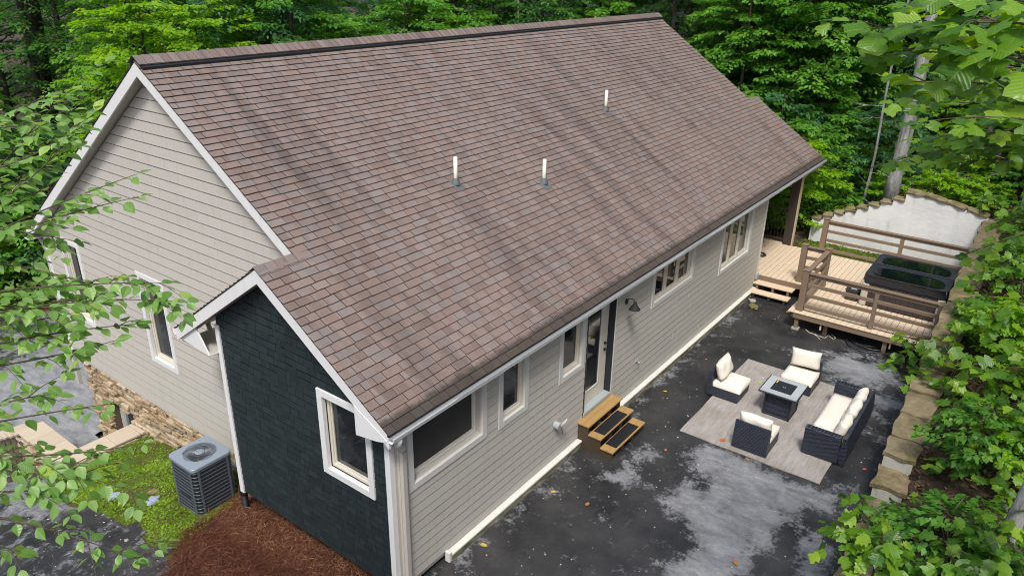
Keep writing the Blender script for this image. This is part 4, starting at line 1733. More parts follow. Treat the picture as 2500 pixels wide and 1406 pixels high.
b.add([(b.v[i][0], b.v[i][1], .007) for i in ring], [])
for k_ in range(len(ring)):
    k2 = (k_ + 1) % len(ring)
    b.f.append((ring[k_], o + k_, o + k2, ring[k2]))
    b.mi.append(0)
tag(b.build('outdoor_rug', 'rug'), 'large faded taupe rug under the wicker furniture', 'rug')


def pillow(mb, w_, h_, t_, M4, n=12, crease=.0):
    """stuffed cushion: w_ x h_ in local x,z, thickness in y"""
    vs, idx = [], {}
    for side in (0, 1):
        for j in range(n + 1):
            for i in range(n + 1):
                if side and (i in (0, n) or j in (0, n)):
                    idx[(1, i, j)] = idx[(0, i, j)]
                    continue
                u, v_ = i / n * 2 - 1, j / n * 2 - 1
                p_ = (max(0, 1 - u ** 4) ** .5) * (max(0, 1 - v_ ** 4) ** .5)
                pin = 1 - .05 * (1 - abs(u) ** 2) * abs(v_) ** 6
                pin2 = 1 - .05 * (1 - abs(v_) ** 2) * abs(u) ** 6
                th = t_ / 2 * p_ * (1 if side == 0 else -1)
                wr = .010 * math.sin(u * 5 + v_ * 3 + crease) * p_
                idx[(side, i, j)] = len(vs)
                vs.append(M4 @ Vector((u * w_ / 2 * pin2, th + wr, v_ * h_ / 2 * pin)))
    fs = []
    for side in (0, 1):
        for j in range(n):
            for i in range(n):
                q = (idx[(side, i, j)], idx[(side, i + 1, j)], idx[(side, i + 1, j + 1)], idx[(side, i, j + 1)])
                fs.append(q if side else q[::-1])
    return mb.add(vs, fs)


def slab_cushion(mb, x0, x1, y0, y1, z0, z1):
    n = 10
    vs, fs = [], []
    for j in range(n + 1):
        for i in range(n + 1):
            u, v_ = i / n * 2 - 1, j / n * 2 - 1
            e = max(abs(u), abs(v_))
            crown = .022 * (1 - u * u) * (1 - v_ * v_)
            zz = z1 - .020 * max(0, (e - .8) / .2) ** 2 + crown
            vs.append((x0 + (x1 - x0) * (i / n), y0 + (y1 - y0) * (j / n), zz))
    for j in range(n):
        for i in range(n):
            a = j * (n + 1) + i
            fs.append((a, a + 1, a + n + 2, a + n + 1))
    ring_ = [i for i in range(n + 1)] + [j * (n + 1) + n for j in range(1, n + 1)] + [n * (n + 1) + i for i in range(n - 1, -1, -1)] + [j * (n + 1) for j in range(n - 1, 0, -1)]
    o1 = len(vs)
    for i in ring_:
        x, y, zz = vs[i]
        vs.append((x, y, z0 + .0))
    for k_ in range(len(ring_)):
        k2 = (k_ + 1) % len(ring_)
        fs.append((ring_[k_], o1 + k_, o1 + k2, ring_[k2]))
    return mb.add(vs, fs)


def chair(label, loc, rz_, pil=(0, 0, 0), tilt=R(14)):
    """armless seat .66 wide, back at local y=0, facing +y"""
    c = thing('wicker_chair', label, 'chair', loc, rz_, 'armless wicker chairs round the fire table')
    b = MB()
    b.prism([(.03, .05), (.70, .05), (.70, .26), (.03, .26)], -.33, .33, 0)
    b.build('seat_base', 'wicker', c)
    b = MB()
    b.prism([(.0, .04), (.10, .04), (.125, .26), (.10, .60), (.03, .62), (-.005, .30)], -.335, .335, 0)
    b.build('backrest', 'wicker', c)
    for sx in (-1, 1):
        for yy_ in (.06, .65):
            MB().cbox(sx * .29 - .025, sx * .29 + .025, yy_ - .025, yy_ + .025, 0.0, .055, .004).build('foot', 'table_black', c)
    b = MB()
    slab_cushion(b, -.325, .325, .11, .725, .262, .385)
    b.build('seat_cushion', 'cushion', c, True)
    b = MB()
    pillow(b, .64, .40, .20, Matrix.Translation((pil[0], .20 + pil[1], .58 + pil[2])) @ Matrix.Rotation(tilt, 4, 'X') @ Matrix.Rotation(pil[2], 4, 'Y'), crease=loc[0])
    b.build('back_cushion', 'cushion', c, True)
    return c


chair('wicker chair with its back towards the house wall', (8.40, -1.235, .0), math.pi, (.02, .02, .05), R(20))
chair('wicker chair with its back towards the deck', (10.03, -2.74, .0), math.pi / 2, (0, 0, .06), R(10))
chair('wicker chair seen from behind at the near rug edge', (6.56, -2.74, .0), -math.pi / 2, (0, .0, -.02), R(8))

sofa = thing('wicker_sofa', 'dark wicker sofa with cream cushions along the stone retaining wall', 'sofa', (8.29, -4.31, 0), 0)
for x0, x1 in ((-1.08, -.005), (.005, 1.08)):
    b = MB()
    b.prism([(.03, .05), (.74, .05), (.74, .26), (.03, .26)], x0 + .02, x1 - .02, 0)
    b.build('seat_base', 'wicker', sofa)
    b = MB()
    b.prism([(.0, .04), (.10, .04), (.125, .26), (.10, .60), (.03, .62), (-.005, .30)], x0, x1, 0)
    b.build('backrest', 'wicker', sofa)
for x0, x1 in ((-1.105, -.955), (.955, 1.105)):
    b = MB()
    b.cbox(x0, x1, .128, .78, .04, .60, .012)
    b.build('armrest', 'wicker', sofa)
for sx in (-1.05, -.05, .05, 1.05):
    for yy_ in (.06, .70):
        MB().cbox(sx - .025, sx + .025, yy_ - .025, yy_ + .025, 0.0, .052, .004).build('foot', 'table_black', sofa)
for x0, x1 in ((-.95, -.515), (-.505, .95)):
    b = MB()
    slab_cushion(b, x0, x1, .12, .76, .262, .385)
    b.build('seat_cushion', 'cushion', sofa, True)
for x, w_, tl, zz in ((-.60, .62, 20, .56), (.02, .62, 22, .57), (.62, .60, 18, .57)):
    b = MB()
    pillow(b, w_, .40, .20, Matrix.Translation((x, .22, zz)) @ Matrix.Rotation(R(tl), 4, 'X') @ Matrix.Rotation(R(random.uniform(-5, 5)), 4, 'Y'), crease=x * 7)
    b.build('back_cushion', 'cushion', sofa, True)

ft = thing('fire_table', 'square fire table with grey slat top and black centre panel', 'table', (8.36, -2.74, 0), 0)
b = MB()
for a0, a1, z0, z1 in ((.265, .245, .03, .57),):
    vs = [(sx * a, sy * a, zz) for a, zz in ((a0, z0), (a1, z1)) for sx, sy in ((-1, -1), (1, -1), (1, 1), (-1, 1))]
    b.add(vs, [(0, 1, 5, 4), (1, 2, 6, 5), (2, 3, 7, 6), (3, 0, 4, 7), (4, 5, 6, 7)])
b.build('base', 'wicker', ft)
b = MB()
for sx in (-1, 1):
    for sy in (-1, 1):
        b.cbox(sx * .258 - .02, sx * .258 + .02, sy * .258 - .02, sy * .258 + .02, 0, .57, .005)
b.cbox(-.275, .275, -.275, .275, .02, .055, .005)
b.build('base_frame', 'table_black', ft)
MB().cbox(-.40, .40, -.395, .395, .565, .595, .006).build('table_rim', 'table_black', ft)
for (x0, x1, y0, y1) in ((-.375, -.225, -.37, .37), (.225, .375, -.37, .37), (-.222, .222, .215, .37), (-.222, .222, -.37, -.215)):
    MB().cbox(x0, x1, y0, y1, .592, .604, .003).build('top_slat', 'tile_grey', ft)
MB().cbox(-.222, .222, -.212, .212, .592, .607, .004).build('centre_panel', 'table_black', ft)
MB().box(.10, .21, .165, .195, .6072, .6082).build('warning_label', 'orange', ft)
b = MB()
b.tube([(-.03, .01, .608), (.03, .01, .608)], .005, 6)
b.tube([(-.03, -.03, .608), (.03, -.03, .608)], .005, 6)
b.build('panel_handle', 'galv', ft)

# ------------------------------------------------------------------ wall lamp
lamp = thing('wall_lamp', 'black gooseneck barn lamp on the patio wall beside the door', 'lamp', (6.32, -.03, 2.50))
lamp.scale = (.86, .86, .86)
b = MB()
b.tube([(0, .008, 0), (0, -.028, 0)], .062, 20)
b.build('backplate', 'black_metal', lamp, True)
MB().tube([(0, -.02, .03), (0, -.07, .085), (0, -.15, .105), (0, -.21, .075), (0, -.225, .04)], .010, 8).build('arm', 'black_metal', lamp, True)
MB().lathe([(.0, .06), (.028, .055), (.036, .03), (.030, .012), (.046, .006), (.036, -.012), (.055, -.03), (.10, -.09), (.128, -.125), (.130, -.135), (.124, -.13), (.09, -.08), (.0, -.03)], 24, (0, -.225, 0)).build('lamp_shade', 'black_metal', lamp, True)

# ------------------------------------------------------------------ retaining wall on the right
rw = thing('retaining_wall', 'whitewashed retaining wall with olive stone caps stepping up beside the sofa', 'retaining wall')
b = MB()
segs = [(3.4, 4.3, .02), (4.3, 5.2, .06), (5.2, 5.80, .10), (5.80, 6.32, .24), (6.32, 6.86, .54), (6.86, 7.42, .86)]
x = 7.42
while x < 19.0:
    x1 = min(x + random.uniform(.55, .95), 19.05)
    if 19.05 - x1 < .3:
        x1 = 19.05
    zt_ = float(lerp_tab((x + x1) / 2, [(7.4, .90), (9.0, 1.08), (11.2, 1.52), (13.5, 1.66), (19.2, 1.98)]))
    segs.append((x, x1, zt_))
    x = x1
for x0, x1, zt_ in segs:
    yi = float(wall_in((x0 + x1) / 2))
    b.box(x0, x1, yi - .46, yi, -.4, zt_ - .10)
M['old_whitewash'] = paint('old_whitewash', (.42, .42, .37), .85, .2, 5, .5, .5, 30)
rwb = b.build('wall_body', 'old_whitewash', rw)


def capstone(x0, x1, y0, y1, zt, par, th=.10, slope=0.0, amp=.016):
    nx_, ny_ = 7, 6
    vs = []
    ph = random.uniform(0, 9)
    for layer in (0, 1):
        for j in range(ny_ + 1):
            for i in range(nx_ + 1):
                u, v_ = i / nx_, j / ny_
                ex = .020 * math.sin(v_ * 7 + ph) * (1 if i == nx_ else (-1 if i == 0 else 0))
                ey = .022 * math.sin(u * 6 + ph * 2) * (1 if j == ny_ else (-1 if j == 0 else 0))
                edge = min(u, 1 - u, v_, 1 - v_)
                zz = zt + slope * (u - .5) * (x1 - x0)
                if layer == 1:
                    zz += amp * math.sin(u * 4 + ph) * math.cos(v_ * 3 + ph) - (.018 if edge < .01 else 0) + random.uniform(-.004, .004)
                else:
                    zz -= th * random.uniform(.85, 1.05)
                vs.append((x0 + (x1 - x0) * u + ex + (.012 if layer == 0 and i == 0 else 0), y0 + (y1 - y0) * v_ + ey, zz))
    nn = (nx_ + 1) * (ny_ + 1)
    fs_ = []
    for j in range(ny_):
        for i in range(nx_):
            a = j * (nx_ + 1) + i
            fs_.append((nn + a, nn + a + 1, nn + a + nx_ + 2, nn + a + nx_ + 1))
            fs_.append((a, a + nx_ + 1, a + nx_ + 2, a + 1))
    rg = [i for i in range(nx_ + 1)] + [j * (nx_ + 1) + nx_ for j in range(1, ny_ + 1)] + [ny_ * (nx_ + 1) + i for i in range(nx_ - 1, -1, -1)] + [j * (nx_ + 1) for j in range(ny_ - 1, 0, -1)]
    for k_ in range(len(rg)):
        k2 = (k_ + 1) % len(rg)
        fs_.append((rg[k_], rg[k2], nn + rg[k2], nn + rg[k_]))
    m = MB()
    m.add(vs, fs_)
    return m.build('cap_stone', 'capstone', par)


for x0, x1, zt_ in segs:
    yi = float(wall_in((x0 + x1) / 2))
    capstone(x0 - .02, x1 + (.05 if 5.7 < x0 < 7 else -.006), yi - .50, yi + .03, zt_ + .02, rw, .115, .07 if x0 > 7.4 else 0)

# white garden wall behind the deck
gw = thing('garden_wall', 'white stucco garden wall with stepped stone caps rising behind the hot tub', 'garden wall')
b = MB()
GX = 18.86
steps = 8
y0s = np.linspace(-.16, -2.72, steps + 1)
for i in range(steps):
    zt_ = 1.06 + i * .150
    b.box(GX, GX + .32, y0s[i + 1], y0s[i], -.2, zt_)
prof_r = [(-2.72, -.2), (-2.72, 2.36), (-3.4, 2.33), (-4.93, 2.02), (-4.93, -.2)]
b.prism(prof_r[::-1], GX, GX + .32, 0)
b.build('wall_body', 'stucco', gw)
for i in range(steps):
    zt_ = 1.06 + i * .150
    capstone(GX - .05, GX + .38, y0s[i + 1] + .012, y0s[i] + (.035), zt_ + .062, gw, .075, 0)
ys_ = [-2.70, -3.25, -3.8, -4.35, -4.93]
for a, c in zip(ys_, ys_[1:]):
    zc = lambda q: float(np.interp(-q, [2.72, 3.4, 4.93], [2.36, 2.33, 2.02]))
    o = capstone(GX - .05, GX + .38, c + .004, a - .004, (zc(a) + zc(c)) / 2 + .085, gw, .085, 0)
    # tilt the stone with the top of the wall
    t = (zc(a) - zc(c)) / (a - c)
    mid = (a + c) / 2
    for v_ in o.data.vertices:
        v_.co.z += (v_.co.y - mid) * t

# ------------------------------------------------------------------ coping wall below the gable
cw = thing('coping_wall', 'low stacked stone wall with tan coping slabs in front of the basement window', 'stone wall')
CZ = -1.02
b = MB()
b.box(-1.0, XG - .03, 8.52, 8.94, -2.5, CZ - .05)
b.box(-1.0, -.60, 8.94, 10.62, -2.5, CZ - .05)
for i in range(5):
    b.box(-1.06 - .03 * i, -.66 - .03 * i, 10.62 + i * .30, 10.92 + i * .30, -2.5, CZ - .12 - i * .155)
b.build('wall_core', 'mortar', cw)


def slab_stone(x0, x1, y0, y1, zt, th=.06):
    MB().cbox(x0 + .004, x1 - .004, y0 + .004, y1 - .004, zt - th, zt + random.uniform(-.004, .004), .010, jit=.004).build('coping_slab', 'coping', cw)


for x0, x1 in ((-.555, -.01), (-.01, .52), (.52, .645)):
    slab_stone(x0, x1, 8.46, 8.99, CZ)
for y0, y1 in ((8.45, 8.99), (8.99, 9.52), (9.52, 10.05), (10.05, 10.64)):
    slab_stone(-1.06 - .06 * (y0 - 8.45) / 2, -.56, y0, y1, CZ)
for i in range(5):
    slab_stone(-1.14 - .03 * i, -.62 - .03 * i, 10.645 + i * .30, 10.955 + i * .30, CZ - .07 - i * .155)
ns = 0
for face in (0, 1):
    z = CZ - .065
    while z > -2.2:
        h = random.uniform(.05, .10)
        q = 8.50 if face == 0 else -1.0
        end = 11.9 if face == 0 else .6
        while q < end:
            l = random.uniform(.12, .34)
            pr = random.uniform(.0, .05)
            zt_ = z
            if face == 0 and q > 10.6:
                zt_ = z
                if z > CZ - .12 - int((q - 10.62) / .30) * .155:
                    q += l
                    continue
            gzv = float(gh(-1.2, q)) if face == 0 else float(gh(q, 8.4))
            if z - h / 2 > gzv - .08 and ns < 150:
                if face == 0:
                    MB().cbox(-1.035 - pr, -.95, q + .003, min(q + l, end) - .003, z - h + .003, z - .003, .012, jit=.008).build('stone', 'stone', cw)
                else:
                    MB().cbox(q + .003, min(q + l, end) - .003, 8.49 - pr, 8.56, z - h + .003, z - .003, .012, jit=.008).build('stone', 'stone', cw)
                ns += 1
            q += l
        z -= h

# ------------------------------------------------------------------ air conditioner
ac = thing('air_conditioner', 'grey outdoor air conditioning unit with round fan grille on the moss', 'air conditioner', (-.20, 4.66, -.56))
A, H_ = .375, 1.15


def rsq(a, r_, n=6):
    pts = []
    for cx_, cy_, t0 in ((a - r_, a - r_, 0), (-a + r_, a - r_, 90), (-a + r_, -a + r_, 180), (a - r_, -a + r_, 270)):
        for i in range(n + 1):
            t = R(t0 + 90 * i / n)
            pts.append((cx_ + r_ * math.cos(t), cy_ + r_ * math.sin(t)))
    return pts


MB().prism(rsq(A - .03, .06), .06, H_ - .05, 2).build('coil', 'ac_dark', ac)
b = MB()
b.prism(rsq(A + .012, .085), .0, .055, 2)
b.build('base_pan', 'ac_louver', ac)
MB().cbox(-A - .09, A + .09, -A - .09, A + .09, -.10, -.002, .01).build('pad', 'concrete', ac)
# top panel with a round hole
sq = rsq(A + .012, .085, 8)
nr = len(sq)
b = MB()
ang = [math.atan2(p_[1], p_[0]) for p_ in sq]
rr_ = .285
inn = [(rr_ * math.cos(t), rr_ * math.sin(t)) for t in ang]
inn2 = [((rr_ - .02) * math.cos(t), (rr_ - .02) * math.sin(t)) for t in ang]
vs = [(*p_, H_ - .06) for p_ in sq] + [(p_[0], p_[1], H_ - .012) for p_ in sq] + [(p_[0] * .975, p_[1] * .975, H_) for p_ in sq] + [(*p_, H_ + .008) for p_ in inn] + [(*p_, H_ - .05) for p_ in inn2]
fs_ = []
for L_ in range(4):
    for i in range(nr):
        j = (i + 1) % nr
        fs_.append((L_ * nr + i, L_ * nr + j, (L_ + 1) * nr + j, (L_ + 1) * nr + i))
b.add(vs, fs_)
b.build('top_panel', 'ac_paint', ac)
gr = put('fan_grille', None, ac)
b = MB()
for i in range(84):
    t = 2 * math.pi * i / 84
    c_, s_ = math.cos(t), math.sin(t)
    b.tube([(c_ * .075, s_ * .075, H_ + .006), (c_ * .19, s_ * .19, H_ + .022), (c_ * .29, s_ * .29, H_ + .004)], .0028, 4, cap=False)
for rr2 in (.13, .21, .265):
    b.tube([(rr2 * math.cos(t), rr2 * math.sin(t), H_ + .014) for t in np.linspace(0, 2 * math.pi, 40)], .003, 4, cap=False)
b.build('grille_wires', 'ac_louver', gr)
MB().lathe([(0, .022), (.07, .02), (.082, .012), (.082, 0), (0, 0)], 24, (0, 0, H_ + .006)).build('motor_cap', 'ac_paint', gr, True)
for i in range(4):
    t = R(45 + 90 * i)
    MB().lathe([(0, .004), (.008, .003), (.008, 0)], 8, (.045 * math.cos(t), .045 * math.sin(t), H_ + .028)).build('bolt', 'black_metal', gr)
fan = put('fan', None, ac)
for i in range(4):
    t0 = R(20 + 90 * i)
    vs = []
    for k_ in range(5):
        r2 = .05 + .21 * k_ / 4
        wd = .30 + .42 * (k_ / 4)
        for q in (0, .5, 1):
            t = t0 + wd * q
            vs.append((r2 * math.cos(t), r2 * math.sin(t), H_ - .10 + .055 * q))
    f = [(k_ * 3 + q, k_ * 3 + q + 1, k_ * 3 + q + 4, k_ * 3 + q + 3) for k_ in range(4) for q in range(2)]
    MB().add(vs, f).build('blade', 'fan', fan, True)
MB().lathe([(0, .10), (.05, .10), (.06, .05), (.06, -.02)], 16, (0, 0, H_ - .14)).build('motor', 'ac_dark', fan, True)
# corner posts, louvers
out = rsq(A, .085, 5)
for sx in (-1, 1):
    for sy in (-1, 1):
        for ax in (0, 1):
            m = MB()
            p_, q_ = (A - .085 - .035), (A - .085)
            if ax == 0:
                m.cbox(min(sx * p_, sx * q_), max(sx * p_, sx * q_), sy * A - .008, sy * A + .010, .05, H_ - .06, .003)
            else:
                m.cbox(sx * A - .008, sx * A + .010, min(sy * p_, sy * q_), max(sy * p_, sy * q_), .05, H_ - .06, .003)
            m.build('corner_post', 'ac_louver', ac)
nl = 14
for k_ in range(nl):
    zz = .10 + k_ * (H_ - .20) / (nl - 1)
    MB().tube([(*p_, zz) for p_ in out] + [(*out[0], zz)], .0055, 4, cap=False).build('louver', 'ac_louver', ac)
# fine vertical coil guard
b = MB()
for s_ in (-1, 1):
    for k_ in range(36):
        t = -.27 + .54 * k_ / 35
        b.box(t - .001, t + .001, s_ * (A - .004) - .001, s_ * (A - .004) + .001, .06, H_ - .06)
        b.box(s_ * (A - .004) - .001, s_ * (A - .004) + .001, t - .001, t + .001, .06, H_ - .06)
b.build('coil_guard', 'ac_louver', ac)
MB().cbox(-A - .014, -A - .008, -.16, .14, .46, .52, .002).build('name_plate', 'ac_dark', ac)

# corrugated drain pipe under the downspout
dp = thing('drain_pipe', 'black corrugated drain pipe below the white downspout', 'drain pipe', (.02, 3.82, -.34))
prof = []
for k_ in range(17):
    prof += [(.052, k_ * .018), (.060, k_ * .018 + .006), (.060, k_ * .018 + .011), (.052, k_ * .018 + .016)]
MB().lathe(prof, 18).build('corrugated_pipe', 'black_plastic', dp)
MB().lathe([(.062, .31), (.070, .32), (.070, .40), (.058, .46), (.050, .50)], 18).build('adapter', 'black_plastic', dp, True)

# ------------------------------------------------------------------ small things lying about
def rock(name, label, cat, loc, s, mat, group=None, flat=.4):
    bpy_m = bpy.data.meshes.new(name)
    import bmesh
    bm = bmesh.new()
    bmesh.ops.create_icosphere(bm, subdivisions=3, radius=1)
    ph = [random.uniform(0, 6) for _ in range(6)]
    for v_ in bm.verts:
        n_ = v_.co.normalized()
        d = 1 + .22 * math.sin(n_.x * 3 + ph[0]) * math.sin(n_.y * 4 + ph[1]) + .10 * math.sin(n_.z * 9 + n_.x * 7 + ph[2]) + random.uniform(-.03, .03)
        v_.co = n_ * d
        v_.co.z = max(-.9, min(.75, v_.co.z))
        v_.co = Vector((v_.co.x * s[0], v_.co.y * s[1], v_.co.z * s[2]))
    bm.to_mesh(bpy_m)
    bm.free()
    bpy_m.materials.append(M[mat])
    o = put(name, bpy_m, None, loc, (0, 0, random.uniform(0, 3)))
    return tag(o, label, cat, group)


def on(px, py, z=0.0):
    a = atz(px, py, z)
    return (float(a[0]), float(a[1]))


def on_ground(px, py):
    z = -.6
    for _ in range(25):
        a = atz(px, py, z)
        z = .5 * z + .5 * float(gh(a[0], a[1]))
    a = atz(px, py, z)
    return (float(a[0]), float(a[1]), float(gh(a[0], a[1])))


q = on_ground(373, 1224)
rock('rock', 'flat blue-grey slate rock on the moss beside the air conditioner', 'rock', (q[0], q[1], q[2] + .03), (.13, .09, .05), 'slate')
q = on_ground(380, 1205)
rock('rock', 'small dark brown rock behind the flat slate rock', 'rock', (q[0], q[1] + .06, q[2] + .02), (.11, .06, .05), 'mossrock')
q = on_ground(278, 1213)
rock('rock', 'small slate rock among the leaves at the moss edge', 'rock', (q[0], q[1], q[2] + .02), (.12, .07, .05), 'slate')
q = on_ground(309, 1321)
rock('rock', 'tiny white stone on the edge of the moss and driveway', 'rock', (q[0], q[1], q[2] + .02), (.035, .03, .025), 'concrete')
q = on(1838, 750)
rock('rock', 'mossy flat stone on the asphalt below the deck steps', 'rock', (q[0], q[1], .03), (.18, .12, .05), 'mossrock')
q = on(1836, 736)
rock('rock', 'pale white stone beside the mossy stone by the deck steps', 'rock', (q[0], q[1], .03), (.11, .08, .04), 'concrete')
for k_ in range(7):
    q = on(70 + 13 * k_ + random.uniform(-6, 6), 712 + random.uniform(-10, 14), -2.2)
    rock('slate_rock', 'blue slate rock in the pile at the driveway edge', 'rock', (q[0], q[1], float(gh(q[0], q[1])) + .12), (random.uniform(.2, .4), random.uniform(.2, .3), random.uniform(.14, .26)), 'slate', 'slate rocks piled at the driveway edge')

b = MB()
for (cx_, cy_), rr2, ph in ((on(2100, 842), .36, .3), (on(2108, 838), .31, 1.2), (on(2112, 836), .26, 2.0), (on(2116, 838), .34, 3.0)):
    b.tube([(cx_ + rr2 * 1.0 * math.cos(t + ph) * (1 + .05 * math.sin(3 * t)), cy_ - .1 + rr2 * 1.25 * math.sin(t + ph) * (1 + .06 * math.cos(2 * t)), .028 + .02 * math.sin(t * 2 + ph) ** 2) for t in np.linspace(0, 6.4, 42)], .013, 6)
tag(b.build('hose_coil', 'hose', None, True), 'loose coil of black garden hose under the deck edge', 'hose')
pts = [(1967, 806), (1975, 813), (1985, 816), (1995, 822), (2003, 831), (1990, 817), (2008, 825), (2014, 826), (2022, 820), (2034, 829), (2040, 826), (2030, 818)]
MB().tube([(*on(a, c), .016) for a, c in pts], .008, 6).build('white_rope', 'cord')
tag(bpy.data.objects['white_rope'], 'tangled white rope lying on the asphalt by the deck', 'rope')


def fallen(px, py, s, mat, z=.012, label=''):
    x, y = on(px, py, z)
    a = random.uniform(0, 6.28)
    prof = [(0, -.5), (.22, -.35), (.32, 0), (.2, .35), (0, .55), (-.2, .35), (-.32, 0), (-.22, -.35)]
    vs = [(s * (p_[0] * math.cos(a) - p_[1] * math.sin(a)), s * (p_[0] * math.sin(a) + p_[1] * math.cos(a)), .004 + .10 * s * abs(p_[0])) for p_ in prof] + [(0, 0, .002)]
    m = MB()
    m.add(vs, [(i, (i + 1) % 8, 8) for i in range(8)])
    tag(m.build('fallen_leaf', mat, None, loc=(x, y, z)), label, 'leaf', 'fallen leaves on the patio')


fallen(1764, 1074, .16, 'leaf_orange', .026, 'orange fallen leaf on the rug behind the near chair')
fallen(1855, 936, .10, 'leaf_green', .026, 'green fallen leaf on the rug beside the fire table')
fallen(1351, 1200, .10, 'leaf_yellow', .012, 'yellow-green leaf on the asphalt below the big window')
fallen(1181, 1330, .12, 'leaf_yellow', .012, 'yellow leaf on the grey asphalt strip near the house corner')
fallen(1624, 955, .08, 'leaf_yellow', .012, 'pale yellow leaf on dark asphalt past the door steps')
fallen(1625, 1098, .08, 'leaf_orange', .012, 'small orange leaf near the rug corner on dark asphalt')
fallen(1434, 1230, .10, 'leaf_orange', .012, 'brown curled leaf on dark asphalt in the middle of the patio')
fallen(1795, 1372, .13, 'leaf_orange', .012, 'red-brown leaf on the pale asphalt near the bottom edge')
fallen(1825, 1121, .09, 'leaf_orange', .012, 'orange leaf just off the near edge of the rug')
fallen(2111, 1145, .09, 'leaf_orange', .012, 'orange leaf between the sofa and the retaining wall')
fallen(1925, 761, .16, 'leaf_yellow', .012, 'yellow leaf on asphalt at the deck corner')


# scattered specks of petals and leaf bits
def speck_field(name, n, fx, size, mat, zf, label):
    P = fx(n)
    a = RNG.uniform(0, 6.28, len(P))
    D = np.stack([np.cos(a), np.sin(a), RNG.normal(0, .2, len(P))], 1)
    N = np.stack([RNG.normal(0, .3, len(P)), RNG.normal(0, .3, len(P)), np.ones(len(P))], 1)
    L = size * RNG.lognormal(0, .35, len(P))
    V = leaf_quads(np.column_stack([P, zf(P[:, 0], P[:, 1])]), D, N, L, L * RNG.uniform(.5, .8, len(P)), .1)
    o = put(name, quads_mesh(name, V, mat, RNG.random(len(P))))
    return tag(o, label, 'litter', kind='stuff')


def patio_pts(n):
    p_ = np.column_stack([RNG.uniform(.3, 14, n), RNG.uniform(-4.9, -.18, n)])
    dens = .30 + .45 * np.exp(-((p_[:, 1] + .9) / .7) ** 2) + .35 * (p_[:, 1] < -3.9)
    p_ = p_[RNG.random(n) < dens]
    return p_[~((p_[:, 0] > 4.6) & (p_[:, 0] < 6.1) & (p_[:, 1] > -.9))]


speck_field('petal_litter', 850, patio_pts, .021, 'litter_pale', lambda x, y: x * 0 + .016, 'tiny pale petals and leaf bits scattered over the asphalt')
speck_field('driveway_litter', 700, lambda n: np.column_stack([RNG.uniform(-4.5, .5, n), RNG.uniform(3.5, 12, n)])[:], .018, 'litter_pale', lambda x, y: gh(x, y) + .03, 'tiny pale specks scattered over moss and driveway')

# ------------------------------------------------------------------ moss, pine straw, litter
def moss_pts(n):
    x, y = RNG.uniform(-1.55, .62, n), RNG.uniform(3.9, 8.46, n)
    e = -1.46 + .10 * np.sin(y * 1.7) + .05 * np.sin(y * 5.3)
    t = np.sin(x * 3.1 + 1) * np.sin(y * 2.3) + .5 * np.sin(x * 7 + y * 5) + .3 * np.sin(y * 11 - x * 4)
    k_ = (x > e) & (RNG.random(n) < np.clip(.60 + .60 * t, .05, 1)) & ~((abs(x + .2) < .42) & (abs(y - 4.66) < .42))
    k_ &= (y > 4.22 + .45 * x + .12 * np.sin(x * 9))
    k_ &= RNG.random(n) < 1 - .8 * np.clip((x - .1) / .4, 0, 1)
    return np.column_stack([x, y])[k_]


def tuft(name, P, size, mat, label, up=.8, wid=.55, zoff=.0, cat='moss'):
    n = len(P)
    a = RNG.uniform(0, 6.28, n)
    D = np.stack([np.cos(a), np.sin(a), np.abs(RNG.normal(up, .35, n))], 1)
    N = np.stack([-np.cos(a) * up, -np.sin(a) * up, np.ones(n)], 1) + RNG.normal(0, .3, (n, 3))
    L = size * RNG.lognormal(0, .35, n)
    V = leaf_quads(np.column_stack([P, gh(P[:, 0], P[:, 1]) + zoff]), D, N, L, L * wid, .12)
    r = np.clip(RNG.random(n) * .7 + .3 * (.5 + .5 * np.sin(P[:, 0] * 5 + 2 * np.sin(P[:, 1] * 3))), 0, 1)
    return tag(put(name, quads_mesh(name, V, mat, r)), label, cat, kind='stuff')


tuft('moss', moss_pts(52000), .030, 'moss', 'bright green moss carpet between coping wall and air conditioner', .45, .75)


def straw_pts(n):
    x, y = RNG.uniform(-1.75, .12, n), RNG.uniform(-1.2, 5.2, n)
    k_ = (y < 4.38 + .45 * x + .15 * np.sin(x * 5)) | (RNG.random(n) < .10 * np.exp(-np.clip(y - 4.38 - .45 * x, 0, 9) / .5))
    return np.column_stack([x, y])[k_ & ~((abs(x + .2) < .40) & (abs(y - 4.66) < .40))]


P = straw_pts(30000)
n = len(P)
a = RNG.uniform(0, 6.28, n)
D = np.stack([np.cos(a), np.sin(a), RNG.normal(.05, .22, n)], 1)
N = np.stack([RNG.normal(0, .5, n), RNG.normal(0, .5, n), np.ones(n)], 1)
L = RNG.uniform(.10, .24, n)
hgt = gh(P[:, 0], P[:, 1]) + .006 + RNG.random(n) * .016
r = np.clip(.35 + .45 * ((P[:, 0] > -.55).astype(float)) * RNG.random(n) + RNG.normal(0, .22, n), 0, 1)
V = leaf_quads(np.column_stack([P, hgt]), D, N, L, np.full(n, .009), .10)
tag(put('pine_straw', quads_mesh('pine_straw', V, 'straw', r)), 'red-brown pine straw mulch below the navy wall', 'mulch', kind='stuff')

P = np.column_stack([RNG.uniform(17.42, 18.84, 9000), RNG.uniform(-4.8, -.05, 9000)])
tuft('grass_strip', P, .05, 'moss', 'yellow-green grass strip between the deck and white wall', 1.0, .4, cat='grass')

